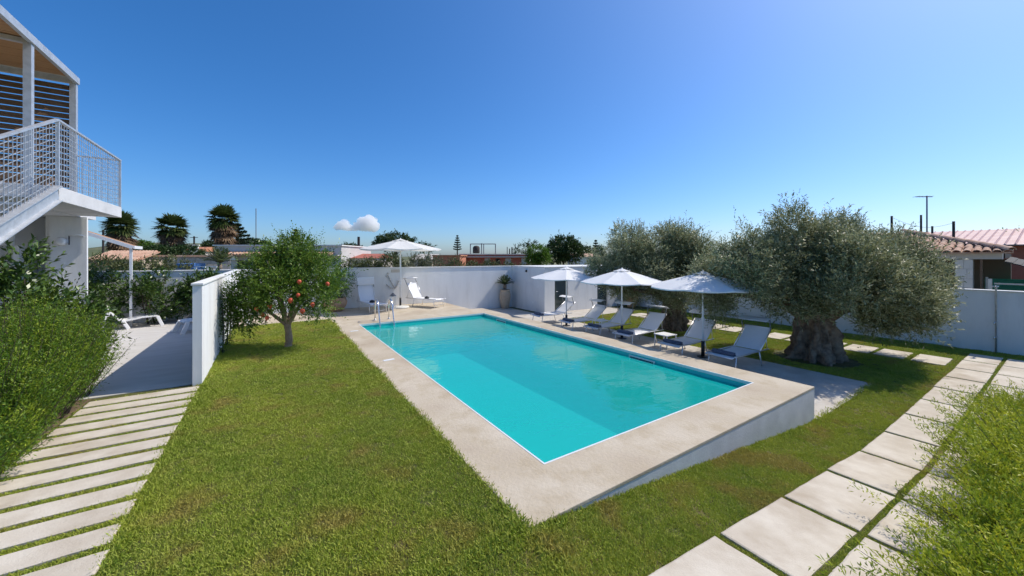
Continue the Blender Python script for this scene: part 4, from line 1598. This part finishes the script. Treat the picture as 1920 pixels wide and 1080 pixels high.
# frame on its roof
pf = thing('roof_pergola', 'bare steel pergola frame on the roof of the red building', 'pergola', at(882, 474, 47))
for (x, y) in ((882, 457), (903, 456), (907, 458), (929, 457)):
    p = at(x, 476, 47 if x != 907 else 50) - Vector(pf.location)
    q = at(x, y, 47 if x != 907 else 50) - Vector(pf.location)
    MB().tube([p, q], .06, 6).build('post', rust, pf)
p, q = at(882, 457.5, 47) - Vector(pf.location), at(929, 457.5, 47) - Vector(pf.location)
MB().tube([p, q], .06, 6).build('beam', rust, pf)
wt = thing('water_tank', 'rounded dark water tank on the roof of the red building', 'tank', at(893, 475, 48))
MB().lathe([(.4, 0), (.45, .1), (.45, .75), (.3, .95), (.1, 1.0)], 14).build('tank', polem, wt, smooth=True)
# orange gable beside it
og, ln, h = slab_building('orange_house', 'small bright orange gabled house beside the red building', 'house', 812, 862, 478, 40, 6, orangewall, roofred)
# pale building left
pbd, ln, h = slab_building('pale_building', 'long low pale building with a clay tile canopy beyond the far wall', 'building', 402, 640, 459, 38, 8, mat('pale_plaster', (.56, .53, .50), (.62, .59, .56), 1, .9, coords='World'), whitecap)
me0 = None
for k in range(34):
    x = ln * .13 + k * .32
    if x > ln:
        break
    if me0 is None:
        q = MB()
        q.tube([(0, -.9, 0), (0, 0, .28)], .15, 8)
        o = q.build('canopy_tile', roofclay, pbd)
        me0 = o.data
    else:
        o = bpy.data.objects.new('canopy_tile', me0)
        COL.objects.link(o)
        o.parent = pbd
    o.location = (x, 0, h - 1.05)
MB().box(ln * .12, ln, -.8, -.01, h - 1.14, h - 1.05).build('canopy_slab', beamgrey, pbd)
for f in (.22, .36, .55, .8):
    w = MB().box(ln * f - .5, ln * f + .5, -.03, .02, h - 2.6, h - 1.6).build('window', darkin, pbd)
    MB().box(ln * f - .56, ln * f + .56, -.06, 0, h - 2.7, h - 2.61).build('sill', whitecap, w)
acu = thing('air_conditioner', 'white air conditioning unit on the wall of the pale building', 'air conditioner', at(436, 481, 37.6), rz=-YAW)
MB().box(-.45, .45, -.3, 0, -.35, .35).build('casing', plastic, acu, bevel=.02)
o = MB().lathe([(.25, 0), (.25, .02)], 16).build('fan_grille', rust, acu, loc=(-.1, -.302, 0))
o.rotation_euler = (PI / 2, 0, 0)
# block wall with blue covers in front
bw, ln, h = slab_building('block_wall', 'grey concrete block wall with tiled top beyond the side terrace', 'wall', 245, 432, 478, 24, .3, blockw, roofclay, d1=27)
# individual courses of blocks on the wall face
me0 = None
rows, cols = 6, 16
bh, bwid = .24, ln / cols
for r in range(rows):
    for c in range(cols):
        if me0 is None:
            o = MB().box(0, bwid - .015, -.03, 0, 0, bh - .015).build('concrete_block', blockw, bw)
            me0 = o.data
        else:
            o = bpy.data.objects.new('concrete_block', me0)
            COL.objects.link(o)
            o.parent = bw
        x = c * bwid + (bwid / 2 if r % 2 else 0)
        if x + bwid > ln:
            x = ln - bwid + .01
            o.scale = (.5, 1, 1)
            x += bwid * .48
        o.location = (x, -.002, h - .14 - bh * (r + 1))
p = at(327, 506, 20)
tp = thing('stacked_covers', 'stack of folded blue covers beyond the side terrace wall', 'covers', (p.x, p.y, p.z - .5), -YAW)
for k in range(4):
    MB().box(0, 1.05, 0, .8, .22 * k, .22 * k + .19).build('cover', tarp, tp, bevel=.04)
MB().box(.05, 1.0, .05, .75, -1.6, -.01).build('pallet', beamgrey, tp)
p = at(366, 508, 20)
wf = thing('window_frame_stack', 'white window frames leaning beyond the side terrace wall', 'frames', (p.x, p.y, p.z - 1.0), -YAW)
for k in range(2):
    m_ = MB()
    x = .62 * k
    m_.box(x, x + .05, 0, .05, 0, 1.25).box(x + .5, x + .55, 0, .05, 0, 1.25).box(x + .051, x + .499, 0, .05, 1.2, 1.25).box(x + .051, x + .499, 0, .05, .95, 1.0)
    m_.build('frame', plastic, wf)
# neighbour tiled roof behind the canopy
p = at(158, 465, 23)
nr = thing('tiled_house', 'low house with weathered clay tile roof behind the canopy', 'house', (p.x, p.y, -.62), -YAW)
h = p.z + .62
MB().box(0, 3.2, .4, 4, 0, h - .75).build('wall', mat('warm_plaster', (.50, .40, .30), rough=.9), nr)
me0 = None
for r in range(3):
    for k in range(15):
        if me0 is None:
            o = MB().tube([(0, -.55, -.2), (0, 0, 0)], .105, 8).build('roof_tile', roofclay, nr)
            me0 = o.data
        else:
            o = bpy.data.objects.new('roof_tile', me0)
            COL.objects.link(o)
            o.parent = nr
        o.location = (.1 + .21 * k, .1 + .52 * r + .4, h - .62 + .2 * r + .02)
m_ = MB()
m_.add([(0, -.1, h - .9), (3.25, -.1, h - .9), (3.25, 1.6, h - .2), (0, 1.6, h - .2), (0, -.1, h - .95), (3.25, -.1, h - .95), (3.25, 1.6, h - .25), (0, 1.6, h - .25)],
       [(0, 1, 2, 3), (4, 7, 6, 5), (0, 4, 5, 1), (1, 5, 6, 2), (2, 6, 7, 3), (3, 7, 4, 0)])
m_.build('roof_deck', roofclay, nr)
# orange roofs further off


def gable(label, x0, x1, ye, yr, d, depth=7, wallm=None, roofm=None):
    a, b = at(x0, ye, d), at(x1, ye, d)
    ln = (b - a).length
    o = thing('roofed_house', label, 'house', (a.x, a.y, -.62), -YAW)
    h = a.z + .62
    r = at(x0, yr, d).z + .62
    MB().box(0.2, ln - .2, .2, depth, 0, h).build('wall', wallm or beamgrey, o)
    m = MB()
    m.add([(0, 0, h), (ln, 0, h), (ln, depth / 2, r), (0, depth / 2, r), (ln, depth, h), (0, depth, h)], [(0, 1, 2, 3), (3, 2, 4, 5), (0, 3, 5), (1, 4, 2), (0, 5, 4, 1)])
    m.build('roof', roofm or roofred, o)
    return o


gable('distant house with a bright orange roof right of the middle palm', 334, 366, 471, 462, 60)
gable('distant house with an orange roof between the first two palms', 290, 316, 472, 464, 70)
gable('distant brown-roofed house left of the pale building', 372, 404, 471, 463, 65, roofm=roofclay)
gable('small distant white house beside the dark pole', 632, 660, 470, 461, 60, wallm=whitecap, roofm=whitecap)
gable('reddish-roofed house behind the clipped hedge', 646, 700, 484, 475, 40, roofm=brick)
gable('low pale house beyond the changing room bushes', 1076, 1128, 481, 475, 50, wallm=whitecap, roofm=roofclay)
gable('pale gable house behind the oleander hedge', 770, 812, 486, 476, 45, wallm=beamgrey, roofm=beamgrey)
chm = thing('chimney_stack', 'white chimney stack beside the bright orange roof', 'chimney', at(364, 480, 50))
MB().box(-.45, .45, -.45, .45, -1.2, 1.4).build('stack', whitecap, chm)
MB().box(-.55, .55, -.55, .55, 1.403, 1.55).build('cap', whitecap, chm)


def pole_far(label, x, y0, d, r, m=polem, arm=False, name='utility_pole', cat='pole'):
    p = at(x, y0, d)
    o = thing(name, label, cat, (p.x, p.y, -.62))
    MB().tube([(0, 0, 0), (0, 0, p.z + .62)], r, 8).build('pole', m, o)
    if arm:
        a, b = lat(-.7, 0), lat(.7, 0)
        MB().tube([(*a, p.z + .4), (*b, p.z + .4)], .06, 6).build('cross_arm', m, o)
    return o


pole_far('dark utility pole under the small cloud', 672.5, 444, 50, .17)
pole_far('utility pole with cross arm between the two right-hand palms', 364, 443, 70, .14, arm=True)
pole_far('utility pole with cross arm behind the canopy roof', 193.5, 432, 60, .14, arm=True)
pole_far('tall thin radio mast beside the pale building', 480, 391, 90, .09, rust, name='radio_mast', cat='mast')
for k, (x, y) in enumerate(((951, 463), (955.5, 466), (960, 463.5), (966, 457))):
    pole_far(['small distant lamp post above the red building', 'thinnest distant pole above the red building', 'short thick distant pole above the red building', 'tallest distant pole next to the leafy bush'][k], x, y, 80, .08 + .03 * (k % 3), polem)

# palms


def fan_palm(label, x, ytop, ybase, wpx, d, seed):
    top = at(x, ytop, d)
    wr_ = wpx / 2 / F * d
    cz = top.z - wr_ * .95
    o = thing('fan_palm', label, 'palm', (top.x, top.y, -.62), group='fan palms on the skyline')
    z0 = -.62
    hz = cz - z0
    MB().tube([(0, 0, 0), (.05, 0, hz * .5), (0, 0, hz)], [.34, .27, .30], 10).build('trunk', palmtrunk, o, smooth=True)
    rng = np.random.default_rng(seed)

    def fans(n, el0, el1, pet, size, m, name, zoff):
        V, Q, tn = [], [], []
        for k in range(n):
            a = rng.random() * 2 * PI
            el = R(rng.uniform(el0, el1))
            dr = np.array([math.cos(a) * math.cos(el), math.sin(a) * math.cos(el), math.sin(el)])
            hub = np.array([0, 0, hz + zoff * rng.random()]) + dr * pet * rng.uniform(.8, 1.1)
            sd = nrm(np.cross(dr, [0, 0, 1]) + 1e-6)
            up = np.cross(sd, dr)
            tv = rng.random()
            for j in range(13):
                b = R(-100 + 200 * j / 12)
                t2 = dr * math.cos(b) + sd * math.sin(b) + up * .12
                ll = size * (1 - .25 * abs(j - 6) / 6) * rng.uniform(.85, 1.1)
                tip = hub + t2 * ll + np.array([0, 0, -.30 * ll * rng.random() - .06])
                pp = np.cross(t2, up) * .075 * size
                mid = hub + t2 * ll * .5
                V += [hub, mid + pp, tip, mid - pp]
                b0 = len(V) - 4
                Q.append([b0, b0 + 1, b0 + 2, b0 + 3])
                tn.append(tv * .6 + rng.random() * .4)
        q = np_mesh(name, np.array(V), np.array(Q), m, tn)
        q.parent = o
    fans(95, -45, 82, wr_ * .48, wr_ * .66, palm_leaf, 'crown', .3)
    fans(110, -86, -30, wr_ * .50, wr_ * .62, dead_leaf, 'dead_skirt', -wr_ * 1.0)
    return o


fan_palm('fan palm rising behind the stair landing and canopy', 228, 398, 470, 57, 48, 1)
fan_palm('shaggy fan palm with the biggest dead-leaf skirt', 323, 403, 470, 56, 45, 2)
fan_palm('tallest fan palm, beside the layered pine', 418, 385, 470, 56, 47, 3)


def tier_pine(label, x, ytop, d, hvis, wmax, seed, tiers=9):
    top = at(x, ytop, d)
    o = thing('norfolk_pine', label, 'tree', (top.x, top.y, -.62), group='layered pines on the skyline')
    H = top.z + .62
    hv = hvis / F * d
    tk = MB().tube([(0, 0, 0), (0, 0, H * .6), (0, 0, H)], [.22, .12, .02], 8)
    rng = np.random.default_rng(seed)
    P, T, L = [], [], []
    wm = wmax / 2 / F * d
    for i in range(tiers):
        f = (i + .4) / tiers
        z = H - hv * f
        rr = wm * (f ** .8)
        nb = 6
        a0 = rng.random() * 6
        for b in range(nb):
            a = a0 + b * 2 * PI / nb
            dr = Vector((math.cos(a), math.sin(a), 0))
            tip = dr * rr + Vector((0, 0, z + rr * .18))
            tk.tube([(0, 0, z), dr * rr * .5 + Vector((0, 0, z - .02)), tip], [.05, .035, .012], 5, cap=False)
            for q in range(46):
                g = .12 + .88 * rng.random()
                c = Vector((0, 0, z)).lerp(tip, g)
                P.append(c)
                T.append(dr * .5 + Vector(rng.normal(size=3)) * .6 + Vector((0, 0, .5)))
                L.append(.09 * wm + .10)
    V, Q = leaf_quads(np.array(P), np.array(T), np.array(L) * (.7 + .6 * rng.random(len(L))), .075 * wm + .03, rng)
    c = np_mesh('crown', V, Q, pine_leaf, rng.random(len(Q)))
    c.parent = o
    tk.build('trunk', barkd, o)
    return o


tier_pine('broad layered pine half hidden by the tallest fan palm', 446, 420, 52, 50, 62, 5, 7)
tier_pine('layered pine behind the top of the pomegranate tree', 554, 430, 55, 45, 36, 6, 8)
tier_pine('slim layered pine right of the far parasol', 857.5, 441, 70, 30, 18, 7, 7)
tier_pine('small layered pine left of the smaller olive crown', 1117, 450, 60, 30, 22, 8, 6)

leafy_tree('umbrella_pine', 'dark flat-topped pine behind the far parasol', 742, 451, 55, [(0, 0, 0, 2.6, 2.2, .7), (-1.6, 0, -.6, 1.6, 1.5, .5), (1.7, 0, -.5, 1.5, 1.5, .5), (-.3, 0, .6, .9, .9, .5), (4.2, 0, -1.1, 1.2, 1, .4)], 1500, .26, .11, tree_leaf, 101, gap=-.2, gk=1.6, tl=.5)
leafy_tree('broadleaf_tree', 'large dark green rounded tree beyond the changing rooms', 1056, 468, 42, [(0, 0, .1, 1.7, 1.7, 1.25), (-.9, 0, -.5, 1.1, 1.2, 1.0), (1.1, 0, -.3, 1.1, 1.2, 1.0), (.2, 0, .8, 1.0, 1, .7)], 2300, .19, .085, tree_leaf, 102, gap=-.5, gk=1.8, tl=.4)
leafy_tree('broadleaf_tree', 'lighter green bushy tree left of the large rounded tree', 1008, 476, 36, [(0, 0, 0, .95, .9, .75), (.4, 0, -.5, .8, .8, .6), (-.4, 0, -.6, .7, .8, .5)], 1100, .14, .06, bright_leaf, 103, gap=-.6, tl=.3)
leafy_tree('thin_tree', 'sparse dark tree between the poles and the bushy tree', 985, 467, 60, [(0, 0, 0, 1.4, 1.2, .7), (1.2, 0, .8, .9, .8, .5), (-.9, 0, -.5, .8, .8, .5)], 340, .22, .09, tree_leaf, 104, gap=-.1, tl=.6)
leafy_tree('broadleaf_tree', 'dark low tree beside the dark pole under the cloud', 655, 467, 60, [(0, 0, 0, 1.5, 1.3, .6), (1.2, 0, -.2, 1.2, 1.2, .5), (-1.0, 0, -.3, 1.0, 1, .4)], 700, .24, .11, tree_leaf, 105, gap=-.5, tl=.4)
leafy_tree('broadleaf_tree', 'rounded dark tree left of the pale building roof', 393, 460, 70, [(0, 0, 0, 1.1, 1.0, .7), (.3, 0, -.6, 1.2, 1, .6)], 500, .24, .11, tree_leaf, 106, gap=-.7, tl=.3)
leafy_tree('broadleaf_tree', 'dark tree at the foot of the middle fan palm', 352, 474, 42, [(0, 0, 0, 1.3, 1.2, .6), (-2.4, 0, 0, 1.1, 1, .5), (-4.0, 0, .1, 1.0, 1, .5)], 900, .22, .09, tree_leaf, 107, gap=-.5, tl=.4)
leafy_tree('broadleaf_tree', 'green tree behind the canopy roof end', 262, 466, 50, [(0, 0, 0, 1.5, 1.3, .8), (1.4, 0, -.4, 1.2, 1.2, .6), (-1.5, 0, -.3, 1.3, 1.2, .7)], 1200, .24, .10, bright_leaf, 108, gap=-.5, tl=.4)
leafy_tree('broadleaf_tree', 'dark tree behind the pale building beside the layered pine', 470, 456, 60, [(0, 0, 0, 1.5, 1.2, .5), (1.6, 0, -.2, 1.3, 1.2, .4)], 600, .24, .10, tree_leaf, 109, gap=-.5, tl=.4)
leafy_tree('broadleaf_tree', 'dark trees gap-filling beyond the small layered pine', 1096, 474, 60, [(0, 0, 0, 1.8, 1.3, .8), (2.0, 0, .1, 1.2, 1.2, .7), (-1.6, 0, -.3, 1.2, 1, .5)], 800, .26, .11, tree_leaf, 110, gap=-.4, tl=.5)
frond_plant('young_palm', 'young feather palm in front of the block wall', at(412, 497, 21) + Vector((0, 0, -.2)), 26, 1.1, palm_leaf, 9, lean=.9, leaf=.3, wd=.03, base_h=.3, trunk=[(.12, -2.2), (.12, 0), (.1, .3)], cat='palm')

# far hills
m_ = MB()
rng = random.Random(12)
N = 120
vs = []
for i in range(N + 1):
    an = -1.25 + 2.3 * i / N
    x, y = math.sin(YAW + an) * 700, math.cos(YAW + an) * 700
    k = math.exp(-((an + .72) / .22) ** 2)
    top = 5 + 19 * k + 3 * math.sin(9 * an) + 2 * math.sin(23 * an + 1) + rng.uniform(-.8, .8)
    vs += [(x * .8, y * .8, -1), (x, y, max(2, top)), (x * 1.3, y * 1.3, max(1, top * .6))]
m_.add(vs, [(3 * i + j, 3 * i + 3 + j, 3 * i + 4 + j, 3 * i + 1 + j) for i in range(N) for j in range(2)])
tag(m_.build('hills', hillm), kind='structure')

# small cumulus cloud far away: rounded lobes of billowing surface
cm = bpy.data.materials.new('cloud')
cm.use_nodes = True
t = cm.node_tree
t.nodes.remove(t.nodes['Principled BSDF'])
pv = t.nodes.new('ShaderNodeVolumePrincipled')
pv.inputs['Color'].default_value = (1, 1, 1, 1)
pv.inputs['Density'].default_value = .035
pv.inputs['Anisotropy'].default_value = .2
t.links.new(pv.outputs[0], t.nodes['Material Output'].inputs['Volume'])
S.cycles.volume_bounces = 8
import bmesh
from mathutils import noise as mn
DC = 2600
c0 = at(670, 420, DC)
bm = bmesh.new()
for (x, y, r, sq) in [(690, 418, 17, .9), (699, 424, 13, .8), (678, 414, 9, .8), (680, 426, 11, .7), (665, 428, 9, .6), (655, 429, 9, .5), (645, 422, 12, .8), (636, 426, 10, .6), (652, 424, 8, .6), (670, 421, 8, .6)]:
    c = at(x, y, DC) - c0
    rr = r / F * DC
    ret = bmesh.ops.create_icosphere(bm, subdivisions=4, radius=1.0)
    for vtx in ret['verts']:
        q = vtx.co.copy()
        k = 1 + .30 * mn.noise(q * 1.6 + Vector((x, y, 0))) + .16 * mn.noise(q * 4.1 + Vector((y, x, 3))) + .08 * mn.noise(q * 9 + Vector((x, 3, y)))
        q = q * k * rr
        q.z *= sq
        vtx.co = q + c
me = bpy.data.meshes.new('cloud')
bm.to_mesh(me)
bm.free()
me.materials.append(cm)
me.polygons.foreach_set('use_smooth', [True] * len(me.polygons))
o = bpy.data.objects.new('cloud', me)
COL.objects.link(o)
rm = o.modifiers.new('union', 'REMESH')
rm.mode = 'VOXEL'
rm.voxel_size = 3.0
o.location = c0
tag(o, 'single small white cumulus cloud low in the blue sky', 'cloud')

# ------------------------------------------------------------------ grass
gm = bpy.data.materials.new('grass_blade')
gm.use_nodes = True
t = gm.node_tree
p = t.nodes['Principled BSDF']
p.inputs['Roughness'].default_value = .55
p.inputs['Specular IOR Level'].default_value = .25
geo = t.nodes.new('ShaderNodeNewGeometry')
oi = t.nodes.new('ShaderNodeObjectInfo')


def nz_(sc, de=3):
    n = t.nodes.new('ShaderNodeTexNoise')
    n.inputs['Scale'].default_value = sc
    n.inputs['Detail'].default_value = de
    t.links.new(geo.outputs['Position'], n.inputs['Vector'])
    return n.outputs['Fac']


def ramp_(f, a, b):
    r = t.nodes.new('ShaderNodeMapRange')
    r.inputs[1].default_value = a
    r.inputs[2].default_value = b
    t.links.new(f, r.inputs[0])
    return r.outputs[0]


def mix_(f, a, b):
    x = t.nodes.new('ShaderNodeMix')
    x.data_type = 'RGBA'
    for s_, v_ in ((x.inputs[0], f), (x.inputs[6], a), (x.inputs[7], b)):
        if hasattr(v_, 'links'):
            t.links.new(v_, s_)
        else:
            s_.default_value = (*v_, 1)
    return x.outputs[2]


base = mix_(ramp_(nz_(.9), .35, .65), (.18, .285, .02), (.32, .39, .032))
rnd = mix_(ramp_(oi.outputs['Random'], 0, 1), base, (.54, .54, .12))
x_ = t.nodes.new('ShaderNodeMix')
x_.data_type = 'RGBA'
dry = t.nodes.new('ShaderNodeMath')
dry.operation = 'MULTIPLY'
t.links.new(ramp_(nz_(1.9, 5), .53, .68), dry.inputs[0])
dry.inputs[1].default_value = .6
mm = t.nodes.new('ShaderNodeMix')
mm.data_type = 'RGBA'
mm.inputs[0].default_value = .7
t.links.new(base, mm.inputs[6])
t.links.new(rnd, mm.inputs[7])
t.links.new(dry.outputs[0], x_.inputs[0])
t.links.new(mm.outputs[2], x_.inputs[6])
x_.inputs[7].default_value = (.44, .31, .10, 1)
t.links.new(x_.outputs[2], p.inputs['Base Color'])
tr = t.nodes.new('ShaderNodeBsdfTranslucent')
t.links.new(x_.outputs[2], tr.inputs[0])
ms = t.nodes.new('ShaderNodeMixShader')
ms.inputs[0].default_value = .3
t.links.new(p.outputs[0], ms.inputs[1])
t.links.new(tr.outputs[0], ms.inputs[2])
t.links.new(ms.outputs[0], t.nodes['Material Output'].inputs[0])

tufts = []
for sd in range(3):
    rng = np.random.default_rng(200 + sd)
    n = 16
    a = rng.random(n) * 2 * PI
    r = np.sqrt(rng.random(n)) * .038
    P = np.stack([np.cos(a) * r, np.sin(a) * r, np.full(n, -.004)], 1)
    T = nrm(np.stack([rng.normal(size=n) * .6, rng.normal(size=n) * .6, np.ones(n)], 1))
    V, Q = leaf_quads(P, T, .029 * (.6 + .8 * rng.random(n)), .005, rng, fold=.3)
    o = np_mesh('grass_tuft', V, Q, gm)
    COL.objects.unlink(o)
    tufts.append(o)

rng = np.random.default_rng(5)
pts = []


def scatter(u0, u1, v0, v1, dens):
    n = int((u1 - u0) * (v1 - v0) * dens)
    if n <= 0:
        return
    p = np.stack([u0 + (u1 - u0) * rng.random(n), v0 + (v1 - v0) * rng.random(n)], 1)
    dx, dy = p[:, 0] - CAM[0], p[:, 1] - CAM[1]
    dep = dx * SS + dy * CC
    side = np.abs(dx * CC - dy * SS)
    dd = np.hypot(dx, dy)
    pr = np.clip((4.5 / np.maximum(dd, 4.5)) ** 1.25, .12, 1)
    k = (dep > 1.0) & (side < dep * 1.55 + 1.5) & (rng.random(n) < pr)
    pts.append(p[k])


DEN = 1900
scatter(-3.87, -.0, -1.2, 11.65, DEN)
scatter(0, 15.15, -2.1, -.01, DEN)
scatter(-3.87, -2.6, .3, 5.6, 2600)
scatter(0, 15.1, -1.95, -.74, 1800)
scatter(8.85, 15.15, 0, 9.7, DEN)
P = np.concatenate(pts)
k = np.ones(len(P), bool)
for (u0, u1, v0, v1) in SLABS:
    k &= ~((P[:, 0] > u0 - .004) & (P[:, 0] < u1 + .004) & (P[:, 1] > v0 - .004) & (P[:, 1] < v1 + .004))
k &= ~((P[:, 0] < -2.64) & (P[:, 1] > 5.5))
k &= np.hypot(P[:, 0] - 10.3, P[:, 1] - 1.42) > .9
k &= np.hypot(P[:, 0] - 10.85, P[:, 1] - 5.83) > .6
P = P[k]
Z = ZD * np.clip(P[:, 0] / 5.4, 0, 1)
dd = np.hypot(P[:, 0] - CAM[0], P[:, 1] - CAM[1])
me = bpy.data.meshes.new('grass')
me.vertices.add(len(P))
me.vertices.foreach_set('co', np.column_stack([P, Z]).astype(np.float32).ravel())
edge = (np.abs(P[:, 1]) < .07) | (np.abs(P[:, 0]) < .05) | (np.abs(P[:, 0] + 2.62) < .06)
hv = wob(np.column_stack([P, Z]), 2.1, 1.3)
sc = (.70 + .6 * rng.random(len(P)) + .14 * hv) * np.clip((dd / 5) ** .35, 1, 1.5) * np.where(edge, 1.5, 1.0)
me.attributes.new('scl', 'FLOAT', 'POINT').data.foreach_set('value', sc.astype(np.float32))
me.attributes.new('rotz', 'FLOAT', 'POINT').data.foreach_set('value', (rng.random(len(P)) * 6.28).astype(np.float32))
grass = bpy.data.objects.new('grass', me)
COL.objects.link(grass)
me.materials.append(gm)
tag(grass, 'short mown lawn grass with drier brown patches around the pool', 'grass', kind='stuff')
ng = bpy.data.node_groups.new('grass_scatter', 'GeometryNodeTree')
ng.interface.new_socket('Geometry', in_out='INPUT', socket_type='NodeSocketGeometry')
ng.interface.new_socket('Geometry', in_out='OUTPUT', socket_type='NodeSocketGeometry')
gi = ng.nodes.new('NodeGroupInput')
go = ng.nodes.new('NodeGroupOutput')
m2p = ng.nodes.new('GeometryNodeMeshToPoints')
iop = ng.nodes.new('GeometryNodeInstanceOnPoints')
jn = ng.nodes.new('GeometryNodeJoinGeometry')
for o in tufts:
    q = ng.nodes.new('GeometryNodeObjectInfo')
    q.inputs['Object'].default_value = o
    q.inputs['As Instance'].default_value = True
    ng.links.new(q.outputs['Geometry'], jn.inputs[0])


def attr(nm):
    a = ng.nodes.new('GeometryNodeInputNamedAttribute')
    a.data_type = 'FLOAT'
    a.inputs['Name'].default_value = nm
    return a.outputs['Attribute']


cx = ng.nodes.new('ShaderNodeCombineXYZ')
ng.links.new(attr('rotz'), cx.inputs[2])
ng.links.new(gi.outputs[0], m2p.inputs[0])
ng.links.new(m2p.outputs[0], iop.inputs['Points'])
ng.links.new(jn.outputs[0], iop.inputs['Instance'])
iop.inputs['Pick Instance'].default_value = True
ng.links.new(cx.outputs[0], iop.inputs['Rotation'])
ng.links.new(attr('scl'), iop.inputs['Scale'])
ng.links.new(iop.outputs[0], go.inputs[0])
md = grass.modifiers.new('scatter', 'NODES')
md.node_group = ng
print('tufts', len(P))
